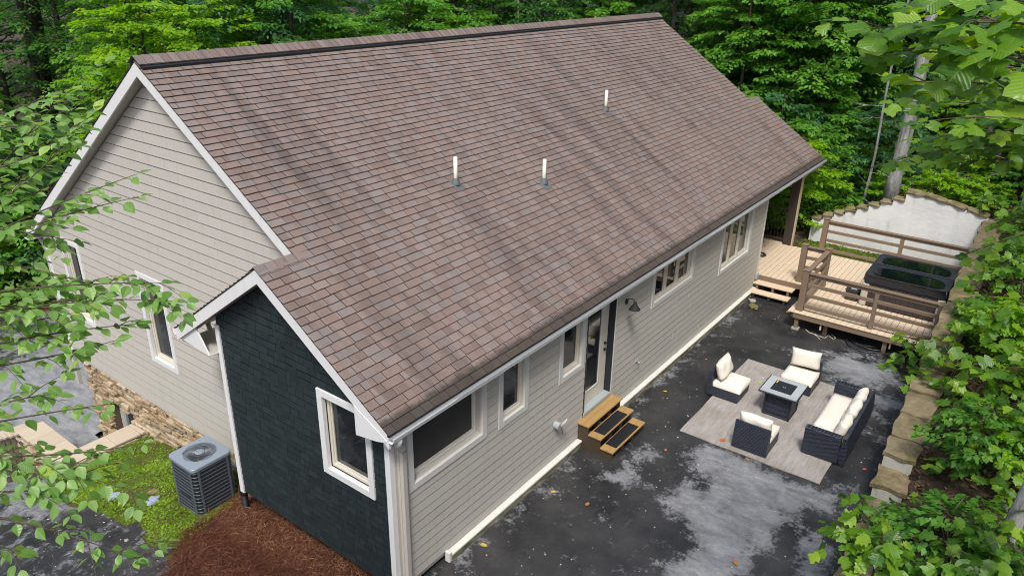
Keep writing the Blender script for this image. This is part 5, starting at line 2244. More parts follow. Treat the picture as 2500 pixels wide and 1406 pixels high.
P = np.column_stack([RNG.uniform(3.5, 20, 16000), RNG.uniform(-11, -5.35, 16000)])
tuft('hillside_leaf_litter', P, .085, 'litter_brown', 'dry brown leaf litter on the hillside behind the wall', .1, .6, .01, 'leaf litter')
P = np.column_stack([RNG.uniform(17.5, 30, 9000), RNG.uniform(-6, 7, 9000)])
P = P[(P[:, 0] > 19.2) | (P[:, 1] > .1)]
tuft('woodland_leaf_litter', P, .09, 'litter_brown', 'dry brown leaf litter on the woodland floor', .1, .6, .01, 'leaf litter')


# ------------------------------------------------------------------ trees
def spray_leaves(P0, D0, length, nleaf, size, width, droop, up_tilt=.25):
    """leaves of one flat spray: a twig with alternate side twigs"""
    D0 = D0 / np.linalg.norm(D0)
    side = np.cross(D0, (0, 0, 1.0))
    side /= max(np.linalg.norm(side), 1e-6)
    t = RNG.random(nleaf) ** .8
    s = RNG.uniform(-1, 1, nleaf) * length * .42 * (1.05 - .75 * t)
    P = P0 + np.outer(t * length, D0) + np.outer(s, side)
    P[:, 2] -= droop * (t * length) ** 2 * .5 + .25 * np.abs(s) * droop
    P += RNG.normal(0, .035 * length, P.shape) * np.array([1, 1, .8])
    d = np.outer(np.ones(nleaf), D0) * .7 + np.outer(np.sign(s) * RNG.uniform(.2, 1.1, nleaf), side)
    d[:, 2] -= RNG.uniform(.05, .75, nleaf)
    N = np.stack([RNG.normal(0, up_tilt, nleaf), RNG.normal(0, up_tilt, nleaf), np.ones(nleaf)], 1)
    L = size * RNG.lognormal(0, .22, nleaf)
    return P, d, N, L, L * width


def make_crown(seed, H, Rad, base, nspray, nleaf, size, width, mat, droop=.35, spray_len=1.5, conic=False, dark_in=True):
    """returns leaf mesh and list of limbs"""
    global RNG
    keep_rng = RNG
    RNG = np.random.default_rng(seed)
    Ps, Ds, Ns, Ls, Ws, Rs, limbs = [], [], [], [], [], [], []
    for i in range(nspray):
        h = base + (H - base) * (i + RNG.random()) / nspray
        f = (h - base) / (H - base)
        prof = (1 - f) ** .8 if conic else math.sin(math.pi * min(1, .18 + .80 * f)) ** .7
        az = i * 2.39996 + RNG.normal(0, .35)
        rr = Rad * prof * RNG.uniform(.35, 1.08)
        d = np.array([math.cos(az), math.sin(az), RNG.uniform(-.05, .35)])
        p0 = np.array([0, 0, h]) + d * rr * .55 * np.array([1, 1, .5])
        limbs.append((h - rr * .12, p0 + d * .3))
        sl_ = spray_len * RNG.uniform(.7, 1.3) * (.55 + .6 * prof)
        P, D, N, L, W = spray_leaves(p0, d, sl_, nleaf, size, width, droop)
        Ps.append(P); Ds.append(D); Ns.append(N); Ls.append(L); Ws.append(W)
        Rs.append(np.clip(RNG.normal(RNG.uniform(.25, .75), .16, nleaf), 0, 1))
    V = leaf_quads(np.concatenate(Ps), np.concatenate(Ds), np.concatenate(Ns), np.concatenate(Ls), np.concatenate(Ws), .10)
    me = quads_mesh('crown', V, mat, np.concatenate(Rs))
    RNG = keep_rng
    return me, limbs


def make_trunk(seed, H, r0, limbs, mat, lean=.3, n=9, keep=.5):
    rnd = random.Random(seed)
    b = MB()
    pts, rad = [], []
    ax, ay = rnd.uniform(-lean, lean), rnd.uniform(-lean, lean)
    for i in range(10):
        t = i / 9
        pts.append((ax * t * t + .06 * math.sin(3 * t + seed), ay * t * t + .05 * math.sin(4 * t + seed), H * t - .3))
        rad.append(r0 * (1.25 if i == 0 else 1) * (1 - .82 * t) + .006)
    b.tube(pts, rad, n)
    for h, tip in limbs:
        if rnd.random() > keep:
            continue
        t = min(1, max(0, h / H))
        s = (ax * t * t, ay * t * t, h)
        r_ = max(.010, r0 * .28 * (1 - t))
        m = [(s[k_] + (tip[k_] - s[k_]) * .5) for k_ in range(3)]
        m[2] += .12
        b.tube([s, m, tuple(tip)], [r_, r_ * .7, r_ * .3], 5, cap=False)
    return b.mesh('trunk', mat, True)


KINDS = {}


def kind(key, seed, H, Rad, base, nspray, nleaf, size, width, mat, r0, bark, **kw):
    me, limbs = make_crown(seed, H, Rad, base, nspray, nleaf, size, width, mat, **kw)
    KINDS[key] = (me, make_trunk(seed, H * .97, r0, limbs, bark, keep=.6))


kind('dark_a', 1, 12.0, 3.2, 1.0, 140, 115, .145, .58, 'leaf_dark', .17, 'bark_dark')
kind('dark_b', 2, 11.0, 3.0, .6, 130, 120, .150, .60, 'leaf_mid', .14, 'bark_dark')
kind('mid_a', 3, 9.5, 2.7, .8, 120, 125, .150, .62, 'leaf_mid', .11, 'bark_brown', spray_len=1.3)
kind('blue_a', 4, 10.5, 2.9, .8, 120, 110, .170, .42, 'leaf_blue', .13, 'bark_dark', droop=.7)
kind('bright_a', 5, 8.5, 2.4, 1.4, 110, 130, .135, .78, 'leaf_bright', .09, 'bark_dark', spray_len=1.4, droop=.25)
kind('hemlock', 6, 10.0, 2.8, .5, 150, 150, .10, .20, 'needle', .14, 'bark_dark', conic=True, droop=.55, spray_len=1.6)
kind('under_a', 7, 3.6, 1.7, .3, 60, 80, .130, .60, 'leaf_mid', .035, 'bark_brown', spray_len=1.0)
kind('under_b', 8, 3.0, 1.6, .2, 55, 80, .130, .66, 'leaf_bright', .03, 'bark_brown', spray_len=.9)
kind('under_c', 9, 3.8, 1.8, .3, 60, 80, .160, .45, 'leaf_blue', .035, 'bark_brown', spray_len=1.0)
kind('shrub', 10, 1.2, .8, .05, 34, 46, .115, .62, 'leaf_mid', .015, 'bark_brown', spray_len=.55)
kind('shrub_b', 12, 1.1, .8, .05, 34, 46, .115, .68, 'leaf_bright', .015, 'bark_brown', spray_len=.5)

LBL = {'dark_a': ('dark leafy forest tree in the woods beyond the house', 'forest_tree', 'dark forest trees behind the house'),
       'dark_b': ('green broadleaf tree in the woods beyond the house', 'forest_tree', 'green forest trees behind the house'),
       'mid_a': ('slim mid-green tree at the edge of the woods', 'forest_tree', 'slim trees at the edge of the woods'),
       'blue_a': ('blue-green tree with long drooping leaves in the woods', 'forest_tree', 'blue-green trees in the woods'),
       'bright_a': ('bright yellow-green maple at the edge of the dark woods', 'maple_tree', 'bright maples at the edge of the woods'),
       'hemlock': ('feathery dark hemlock at the far end of the house', 'hemlock_tree', 'hemlocks at the far end of the house'),
       'under_a': ('green understorey sapling below the forest trees', 'sapling', 'green understorey saplings'),
       'under_b': ('bright green understorey sapling below the forest trees', 'sapling', 'bright understorey saplings'),
       'under_c': ('blue-green understorey sapling below the forest trees', 'sapling', 'blue-green understorey saplings'),
       'shrub': ('low green shrub on the woodland floor', 'shrub', 'low green shrubs on the slope'),
       'shrub_b': ('low bright green shrub on the slope by the wall', 'shrub', 'low bright shrubs on the slope')}
rt = random.Random(5)


def plant(key, x, y, s=1.0, label=None, z=None):
    me, tr = KINDS[key]
    lb, nm, grp = LBL[key]
    zz = float(gh(x, y)) if z is None else z
    cat = 'tree' if 'tree' in nm else nm
    if label is None:
        area = ('on the slope across the retaining wall' if y < -5.3 else 'deep in the woods behind the house' if y > 25.5 else 'at the left behind the driveway' if x < 6.5 and y > 18
                else 'just over the roof ridge' if y > 11.5 else 'beyond the far end of the house' if y > 3.2 else 'between the porch and the white wall' if x < 22 and y > -.7 else 'behind the white garden wall')
        for cut_ in (' in the woods', ' beyond the', ' at the edge', ' at the far', ' below the', ' on the'):
            lb = lb.split(cut_)[0]
        lb, grp = lb + ' ' + area, lb + ('' if lb.endswith('s') else 's') + ' ' + area
    o = thing(nm, label or lb, cat, (x, y, zz - .05), rt.uniform(0, 6.28), None if label else grp)
    sc = s * rt.uniform(.9, 1.12)
    o.scale = (sc * rt.uniform(.92, 1.1), sc * rt.uniform(.92, 1.1), sc)
    put('trunk' if 'shrub' not in key else 'stem', tr, o)
    put('crown' if 'shrub' not in key else 'foliage', me, o)
    return o


# woods behind the house (seen over the ridge), rows going back
row1 = [('mid_a', 2.0, 22.5), ('blue_a', 11.4, 18.3), ('dark_b', 12.5, 17.6), ('mid_a', 14.8, 17.8), ('dark_b', 17.4, 16.4), ('mid_a', 20.0, 15.0), ('dark_a', 22.5, 13.4), ('under_a', 24.0, 12.0), ('mid_a', 25.0, 10.6), ('hemlock', 24.0, 7.6), ('hemlock', 27.0, 6.2), ('mid_a', 23.6, 4.6)]
for q in row1:  # front rows mostly in lighter leaves, painting in their open-sky brightness
    plant(*q)
for q in (('mid_a', 12.0, 20.6), ('dark_b', 10.2, 24.0), ('mid_a', 15.8, 19.8), ('blue_a', 13.8, 19.4), ('mid_a', 18.8, 17.9), ('dark_b', 21.2, 16.8), ('mid_a', 22.3, 15.6), ('blue_a', 24.6, 14.6), ('dark_b', 25.6, 12.4), ('mid_a', 26.6, 9.0), ('hemlock', 25.4, 9.4), ('mid_a', 28.2, 8.0), ('dark_b', 26.0, 4.0), ('mid_a', 29.6, 5.6), ('mid_a', 24.4, 2.6), ('dark_b', 28.8, 12.2), ('dark_b', 13.0, 28.4), ('dark_b', 18.5, 24.6), ('dark_b', 23.0, 20.6), ('mid_a', 33.0, 4.0), ('dark_b', 36, 1.0)):
    plant(*q)
for x, y, sc_, lb_ in ((9.2, 18.0, 1.20, 'bright yellow-green maple just above the near end of the ridge'), (7.9, 19.6, 1.10, 'yellow-green maple behind the left slope of the gable')):
    plant('bright_a', x, y, sc_, lb_)
for q in (('dark_a', 14.0, 23.0), ('blue_a', 17.0, 21.0), ('dark_a', 20.5, 19.5), ('dark_b', 24.0, 17.5), ('dark_a', 27.0, 14.0), ('dark_a', 29.5, 10.5), ('dark_b', 31.0, 7.0), ('dark_a', 27.5, 2.0), ('dark_b', 30.5, 3.5), ('dark_a', 33.0, .5), ('dark_a', 11.2, 26.5), ('dark_a', 35.0, 8.0), ('dark_b', 31.0, -2.5), ('dark_a', 34.5, -4.5), ('dark_b', 28.5, -6.5), ('dark_a', 32.0, -8.0), ('dark_a', 25.5, -9.5), ('dark_a', 38, 4), ('dark_a', 39, -1), ('dark_a', 20, 27), ('dark_a', 26, 24), ('dark_a', 32, 19), ('dark_a', 36, 14), ('dark_a', 16, 31), ('dark_a', 24, 32), ('dark_a', 33, 28), ('dark_a', 42, 10), ('dark_a', 44, -6), ('dark_a', 40, -11)):
    plant(*q, 1.15)
# woods on the hillside beside the patio, out of view, added to shade its wall
for q in (('dark_a', 11.5, -12.0), ('dark_a', 15.0, -12.5), ('dark_b', 17.5, -10.4), ('dark_a', 21.5, -11.5), ('dark_a', 7.5, -16), ('dark_a', 13, -17)):
    plant(*q, 1.1, label=None)
# left woods: dark with a hollow in which a far building stands
for q in (('dark_a', 7.5, 31.0), ('dark_a', 12.5, 36.0), ('dark_a', -1.0, 30.0), ('dark_a', 3.5, 47.0), ('dark_a', 9.0, 52.0), ('dark_b', 18.0, 43.0), ('dark_a', -6.0, 27.0), ('dark_a', -8, 36), ('dark_a', 1.0, 38.0), ('dark_a', 5, 60), ('dark_a', 20, 56), ('dark_a', 30, 44)):
    plant(*q, 1.25)
for q in (('under_c', 4.6, 21.4), ('under_a', 3.2, 20.8), ('under_b', 1.6, 21.2), ('under_c', 5.6, 23.6), ('under_a', .2, 22.4), ('under_b', 2.6, 23.6), ('under_c', 6.9, 22.3), ('under_a', -1.8, 21.4), ('under_b', -.6, 19.9)):
    plant(*q, 1.15)
# right: between porch and hillside
for q in (('under_b', 20.2, 2.4), ('under_a', 21.4, 1.2), ('under_b', 19.9, .9), ('under_c', 22.8, 2.6), ('under_a', 21.0, 3.6), ('under_a', 24.3, .6), ('under_c', 23.6, -1.2), ('mid_a', 25.6, 1.4), ('under_b', 26.2, -2.2), ('under_a', 24.8, -4.2), ('under_c', 23.2, -6.0), ('mid_a', 22.0, -8.0), ('mid_a', 27.4, -4.4), ('blue_a', 29.0, -.5)):
    plant(*q)
for k_ in range(26):
    x, y = rt.uniform(20.4, 27), rt.uniform(-7.5, 3.0)
    plant(rt.choice(('shrub', 'shrub_b')), x, y, rt.uniform(.7, 1.3))
for q in ((20.4, -3.3), (20.5, -4.1), (20.6, -4.8), (19.8, 1.0), (19.4, 1.6), (20.3, -.8)):
    plant('shrub_b', *q, .8)
for k_ in range(30):
    x = rt.uniform(4.5, 18.5)
    y = -5.75 - rt.random() ** 1.3 * 4.5
    plant(rt.choice(('shrub', 'shrub_b')), x, y, rt.uniform(.5, 1.05))


# single trunks that stand out
def bare_trunk(name, label, x, y, h, r0, mat, lean=(0, 0), cat='tree', branches=0, seed=0):
    z0 = float(gh(x, y)) - .15
    o = thing(name, label, cat, (x, y, z0))
    rr = random.Random(seed + 3)
    b = MB()
    n_ = 14
    pts = [(lean[0] * (i / n_) + .05 * r0 * 6 * math.sin(i * .7 + seed), lean[1] * (i / n_) + .04 * math.sin(i * .9 + seed), h * i / n_) for i in range(n_ + 1)]
    b.tube(pts, [r0 * (1.28 if i == 0 else 1.06 if i == 1 else 1 - .35 * i / n_) for i in range(n_ + 1)], 14)
    for v_ in range(len(b.v)):
        x_, y_, z_ = b.v[v_]
        b.v[v_] = (x_ + rr.uniform(-1, 1) * r0 * .05, y_ + rr.uniform(-1, 1) * r0 * .05, z_)
    b.build('trunk', mat, o, True)
    for k_ in range(branches):
        m = MB()
        t = rr.uniform(.25, .8)
        a = rr.uniform(0, 6.28)
        p0 = (lean[0] * t, lean[1] * t, h * t)
        L = rr.uniform(.6, 1.5)
        p1 = (p0[0] + math.cos(a) * L * .5, p0[1] + math.sin(a) * L * .5, p0[2] + rr.uniform(-.1, .2))
        p2 = (p0[0] + math.cos(a + .3) * L, p0[1] + math.sin(a + .3) * L, p0[2] + rr.uniform(-.3, .3))
        m.tube([p0, p1, p2], [.014, .009, .003], 5, cap=False)
        for q in range(3):
            a2 = a + rr.uniform(-.9, .9)
            m.tube([p1, (p1[0] + math.cos(a2) * .45, p1[1] + math.sin(a2) * .45, p1[2] + rr.uniform(-.2, .1))], [.006, .002], 4, cap=False)
        m.build('branch', mat, o)
    return o


bare_trunk('pale_trunk_tree', 'thick pale grey tree trunk rising behind the white wall', 20.7, -2.05, 12, .21, 'bark_grey', (.55, .10), seed=1)
bare_trunk('thin_birch', 'thin white birch stem left of the thick pale trunk', 21.8, -1.05, 10, .045, 'bark_grey', (.7, .1), branches=6, seed=2)
bare_trunk('slim_tree', 'slim brown tree trunk at the hilltop beyond the white wall', 21.8, -4.15, 9, .085, 'bark_brown', (.5, -.1), branches=4, seed=3)
bare_trunk('slim_tree', 'leaning slim tree trunk beside the brown hilltop trunk', 21.2, -4.45, 8, .055, 'bark_brown', (.9, -.9), branches=3, seed=4)
bare_trunk('slim_tree', 'very thin sapling stem before the brown hilltop trunk', 20.6, -3.75, 8, .026, 'bark_grey', (.2, -.05), branches=5, seed=5)
bare_trunk('slim_tree', 'pale slim stem at the right edge above the hillside plants', 19.6, -5.6, 7, .05, 'bark_grey', (.4, -.5), branches=4, seed=6)
bare_trunk('hillside_trunk', 'mottled grey trunk on the hillside at the right edge', 4.95, -6.83, 9, .115, 'bark_grey', (.3, -.25), seed=7)
bare_trunk('hillside_trunk', 'thinner mottled trunk on the hillside above the near one', 7.4, -6.75, 9, .075, 'bark_grey', (.5, -.3), seed=8)
bare_trunk('dark_trunk_tree', 'dark stout trunk in the shaded hollow behind the house', 9.2, 31.0, 16, .42, 'bark_dark', (.2, .1), seed=9)
bare_trunk('dark_trunk_tree', 'dark trunk before the shaded far building', 6.6, 32.0, 16, .30, 'bark_dark', (-.3, .1), seed=10)
bare_trunk('dark_trunk_tree', 'forked dark trunk beside the stout one in the hollow', 8.4, 30.0, 14, .16, 'bark_dark', (.5, .4), seed=11)
for k_, (x, y) in enumerate(((22.5, 14.6), (21.6, 13.9), (23.4, 13.0))):
    bare_trunk('lichen_stem', ['thin lichened stem beyond the far ridge end', 'second lichened stem beyond the far ridge end, paler', 'leaning lichened stem beyond the far ridge end'][k_], x, y, 10, .06, 'bark_grey', (.2 * k_, .1), branches=7, seed=20 + k_)

# dead brush on the right slope
b = MB()
for k_ in range(46):
    p0 = np.array([rt.uniform(20.2, 23.5), rt.uniform(-4.5, -1.0), 0])
    p0[2] = float(gh(p0[0], p0[1])) + rt.uniform(.2, 1.6)
    d = np.array([rt.uniform(-.4, .4), rt.uniform(-1, 1), rt.uniform(-.35, .35)])
    L = rt.uniform(.5, 1.6)
    b.tube([tuple(p0), tuple(p0 + d * L * .5 + np.array([0, 0, rt.uniform(-.1, .1)])), tuple(p0 + d * L)], [.010, .006, .002], 4, cap=False)
tag(b.build('dead_brush', 'bark_grey'), 'tangle of bare grey twigs below the trees beyond the white wall', 'brush', kind='stuff')

# far building in the hollow
fb = thing('far_building', 'dark grey building standing in deep shade among the trees', 'building', (6.0, 52, float(gh(6, 52))), R(-30))
MB().box(-9, 6, 0, 8, -2, 9).build('wall', 'far_wall', fb)
for x0 in (-7, -3.2, 1.0):
    MB().box(x0, x0 + 2.2, -.06, -.01, 1.2, 3.2).build('window', 'glass', fb)
MB().prism([(-10, 9), (7, 9), (-1.5, 13)], -.8, 8.8, 1).build('roof', 'bark_dark', fb)


# ------------------------------------------------------------------ near foliage
def leaf_outline(kind_):
    if kind_ == 'ovate':
        half = [(0, 0), (.16, .10), (.29, .25), (.335, .42), (.29, .60), (.19, .77), (.08, .92), (0, 1.04)]
    elif kind_ == 'tulip':
        half = [(0, .04), (.12, 0), (.34, .10), (.50, .30), (.33, .38), (.30, .48), (.42, .66), (.38, .88), (.20, .82), (0, .74)]
    else:   # maple / hydrangea
        half = [(0, .05), (.14, -.04), (.30, .06), (.48, .12), (.40, .26), (.58, .40), (.52, .52), (.36, .54), (.38, .74), (.22, .76), (.12, .90), (0, 1.05)]
    return half


def leaf_mesh(kind_, seed, mat, curl=.18, fold=.16):
    half = leaf_outline(kind_)
    rr = random.Random(seed)
    m = bpy.data.meshes.new('leaf')
    vs, uv = [], []

    def z(u, v_):
        return fold * abs(u) - curl * (v_ - .35) ** 2 * (1 if v_ > .35 else .3) + .03 * math.sin(u * 9 + seed) * (v_ + .2)
    mid = []
    for (_, v_) in half:
        mid.append(len(vs))
        vs.append((0, v_ if 0 < _ or True else 0, z(0, v_)))
        uv.append((0, v_))
    rgt, lft = [], []
    for (u, v_) in half[1:-1]:
        u2, v2 = u * rr.uniform(.93, 1.07), v_ + rr.uniform(-.015, .015)
        rgt.append(len(vs)); vs.append((u2, v2, z(u2, v2))); uv.append((u2, v2))
        u3 = u * rr.uniform(.93, 1.07)
        lft.append(len(vs)); vs.append((-u3, v2, z(u3, v2))); uv.append((-u3, v2))
    # the midrib must be monotonic
    vm = sorted(h[1] for h in half)
    for k_, i in enumerate(mid):
        vs[i] = (0, vm[k_], z(0, vm[k_]) - .01)
        uv[i] = (0, vm[k_])
    fs = []
    n = len(half)
    for k_ in range(n - 1):
        a, c = mid[k_], mid[k_ + 1]
        for sd in (rgt, lft):
            p0 = sd[k_ - 1] if k_ > 0 else None
            p1 = sd[k_] if k_ < n - 2 else None
            f = [q for q in (a, p0, p1, c) if q is not None]
            fs.append(tuple(f if sd is rgt else f[::-1]))
    pet = len(vs)
    vs += [(-.010, -.28, -.05), (.010, -.28, -.05), (.010, .06, 0), (-.010, .06, 0)]
    uv += [(0, -.28), (0, -.28), (0, .05), (0, .05)]
    fs.append((pet, pet + 1, pet + 2, pet + 3))
    m.from_pydata(vs, [], fs)
    l = m.uv_layers.new(name='UVMap')
    for lp in m.loops:
        l.data[lp.index].uv = uv[lp.vertex_index]
    m.materials.append(M[mat])
    m.polygons.foreach_set('use_smooth', [True] * len(m.polygons))
    return m, np.array(vs), fs, np.array(uv)


OV_ = [leaf_mesh('ovate', s_, 'leaf_birch', .22, .20) for s_ in range(4)]
TU_ = [leaf_mesh('tulip', s_, 'leaf_tulip', .22, .10) for s_ in range(4)]
MA_ = [leaf_mesh('maple', s_, 'leaf_tulip', .25, .12) for s_ in range(4)]
for L_ in (OV_, TU_, MA_):
    for k_, q in enumerate(L_):
        q[0].name = 'leaf_%d' % k_


def orient(d, nrm):
    d = Vector(d).normalized()
    nrm = Vector(nrm)
    s = d.cross(nrm)
    if s.length < 1e-5:
        s = d.cross(Vector((1, 0, 0)))
    s.normalize()
    n_ = s.cross(d)
    return Matrix((( s.x, d.x, n_.x), (s.y, d.y, n_.y), (s.z, d.z, n_.z)))


class LeafSet:
    """places leaves: the first `cap` become objects, the rest one mesh"""
    def __init__(self, parent, bank, cap, fmat):
        self.p, self.bank, self.cap, self.fmat = parent, bank, cap, fmat
        self.items = []

    def add(self, pos, d, nrm, size):
        self.items.append((Vector(pos), d, nrm, size))

    def finish(self):
        base = self.p.location
        self.items.sort(key=lambda q: -q[3] / (q[0] - Vector(CAM)).length)
        V, F, U, RN = [], [], [], []
        for k_, (pos, d, nrm, size) in enumerate(self.items):
            mt = orient(d, nrm)
            bk = self.bank[k_ % len(self.bank)]
            if k_ < self.cap:
                o = put('leaf', bk[0], self.p, pos - base)
                o.rotation_euler = mt.to_euler()
                o.scale = (size,) * 3
            else:
                A_ = np.array(mt) * size
                q = bk[1] @ A_.T + np.array(pos - base)
                off = len(V)
                V += q.tolist()
                F += [tuple(i + off for i in f) for f in bk[2]]
                U += bk[3].tolist()
                RN += [random.random()] * len(q)
        if V:
            me = bpy.data.meshes.new('foliage')
            me.from_pydata(V, [], F)
            l = me.uv_layers.new(name='UVMap')
            idx = np.empty(len(me.loops), np.int32)
            me.loops.foreach_get('vertex_index', idx)
            l.data.foreach_set('uv', np.array(U, np.float32)[idx].ravel())
            a = me.attributes.new('rnd', 'FLOAT', 'POINT')
            a.data.foreach_set('value', np.array(RN, np.float32))
            me.materials.append(M[self.fmat])
            me.polygons.foreach_set('use_smooth', [True] * len(me.polygons))
            tag(put('foliage', me, self.p), kind='stuff')


def bez(p0, p1, p2, n):
    return [tuple((1 - t) ** 2 * np.array(p0) + 2 * t * (1 - t) * np.array(p1) + t * t * np.array(p2)) for t in np.linspace(0, 1, n)]


rl = random.Random(21)


def leafy_twig(par, LS, pts, step, size, rad=.006, spread=.9, mat='twig', droop=.35, side_twigs=0, lean=None, start=0.0):
    """a branch along pts with alternate leaves"""
    base = par.location
    m = MB()
    m.tube([Vector(q) - base for q in pts], [rad * (1 - .75 * i / (len(pts) - 1)) for i in range(len(pts))], 6, cap=False)
    m.build('branch', mat, par, True)
    pts = [Vector(q) for q in pts]
    acc, sgn, total = 0.0, 1, sum((b_ - a_).length for a_, b_ in zip(pts, pts[1:]))
    run = 0.0
    for a_, b_ in zip(pts, pts[1:]):
        seg = b_ - a_
        L = seg.length
        d = seg.normalized()
        side = d.cross(Vector((0, 0, 1)))
        side = side.normalized() if side.length > 1e-4 else Vector((1, 0, 0))
        t = acc
        while t < L:
            if (run + t) / total >= start:
                p_ = a_ + d * t
                dr = d * rl.uniform(.25, .8) + side * sgn * rl.uniform(.5, 1.0) * spread + Vector((0, 0, -rl.uniform(0, .8) * droop * 2))
                nm = Vector((rl.gauss(0, .35), rl.gauss(0, .35), 1))
                if lean is not None:
                    nm += Vector(lean) * rl.uniform(0, .9)
                sz = size * rl.uniform(.65, 1.25)
                LS.add(p_ + dr.normalized() * sz * .25, dr, nm, sz)
                sgn = -sgn
                if side_twigs and rl.random() < side_twigs:
                    e = p_ + (d * .6 + side * sgn * rl.uniform(.5, .9) + Vector((0, 0, rl.uniform(-.25, .15)))).normalized() * rl.uniform(.12, .28)
                    leafy_twig(par, LS, bez(p_, (p_ + e) / 2 + Vector((0, 0, .03)), e, 4), step * .95, size * .9, rad * .45, spread, mat, droop, 0, lean)
            t += step * rl.uniform(.7, 1.3)
        acc = t - L
        run += L
    LS.add(pts[-1], pts[-1] - pts[-2], (rl.gauss(0, .3), rl.gauss(0, .3), 1), size)


# birch at the left, branches reaching in front of the gable
tb = at(-420, 900, 6.2)
bz = float(gh(tb[0], tb[1]))
birch = thing('birch_tree', 'young birch with ovate leaves reaching across the left edge before the gable', 'tree', (float(tb[0]), float(tb[1]), bz))
m = MB()
m.tube([(0, 0, -.2), (.05, .02, 3), (.0, .05, 6), (-.1, .0, 10.5)], [.10, .085, .06, .02], 10)
m.build('trunk', 'bark_grey', birch, True)
LS = LeafSet(birch, OV_, 300, 'leaf_birch_f')
BR = [((-60, 330, 5.6), (40, 260, 5.5), (120, 235, 5.4), .115, .4),
      ((-60, 470, 5.5), (50, 440, 5.4), (150, 390, 5.3), .115, .4),
      ((-60, 540, 5.1), (30, 510, 5.0), (120, 450, 5.0), .115, .4),
      ((-60, 780, 4.7), (80, 740, 4.7), (250, 735, 4.7), .112, .4),
  # image start, mid, end with distances; leaf size
    ((-60, 480, 5.4), (60, 330, 5.2), (175, 215, 5.0), .115, .35),
    ((-60, 420, 5.2), (90, 400, 5.1), (210, 290, 5.0), .115, .35),
    ((-60, 520, 5.2), (60, 480, 5.0), (230, 270, 5.0), .115, .35),
    ((-80, 300, 5.6), (10, 330, 5.4), (100, 290, 5.3), .115, .35),
    ((-60, 590, 5.0), (120, 500, 4.9), (335, 425, 4.8), .110, .30),
    ((-60, 600, 4.9), (150, 520, 4.9), (340, 480, 4.8), .105, .28),
    ((-60, 560, 5.3), (40, 560, 5.2), (190, 590, 5.1), .115, .30),
    ((-60, 640, 5.0), (60, 640, 5.0), (230, 700, 4.9), .110, .25),
    ((-60, 720, 4.9), (110, 690, 4.8), (410, 690, 4.7), .112, .40),
    ((-60, 760, 4.8), (170, 720, 4.8), (425, 735, 4.7), .108, .35),
    ((-60, 850, 4.8), (120, 810, 4.8), (335, 790, 4.7), .112, .35),
    ((-60, 800, 5.0), (60, 790, 4.9), (200, 760, 4.8), .115, .35),
    ((-60, 900, 4.9), (110, 880, 4.8), (285, 830, 4.7), .112, .30),
    ((-60, 1010, 4.9), (60, 960, 4.8), (140, 965, 4.8), .115, .30),
    ((-60, 1040, 4.7), (90, 1010, 4.7), (270, 985, 4.6), .105, .20),
    ((-60, 1110, 4.6), (90, 1110, 4.6), (330, 1205, 4.5), .108, .40),
    ((-60, 1150, 4.6), (70, 1130, 4.6), (215, 1130, 4.5), .108, .35),
    ((-60, 1200, 4.5), (30, 1200, 4.5), (120, 1195, 4.5), .108, .25),
    ((-60, 1110, 4.6), (180, 1120, 4.6), (350, 1080, 4.5), .085, .0),
    ((-60, 1255, 4.4), (90, 1270, 4.4), (335, 1365, 4.3), .100, .25),
    ((-60, 1330, 4.3), (-10, 1330, 4.3), (50, 1345, 4.3), .110, .20),
]
for a_, c_, e_, sz, sd in BR:
    p0, p1, p2 = at(*a_), at(*c_), at(*e_)
    leafy_twig(birch, LS, bez(p0, p1, p2, 9), .048, sz * .72, .0065, 1.0, 'twig', .45, sd, lean=(-.35, -.2, 0))
    # join to the trunk
    h = p0[2] - bz - .5
    m = MB()
    q0 = np.array([0, 0, h])
    q2 = p0 - np.array(birch.location)
    m.tube(bez(q0, (q0 + q2) / 2 + np.array([0, 0, .25]), q2, 5), [.022, .016, .012, .009, .0065], 6, cap=False)
    m.build('limb', 'twig', birch, True)
LS.finish()

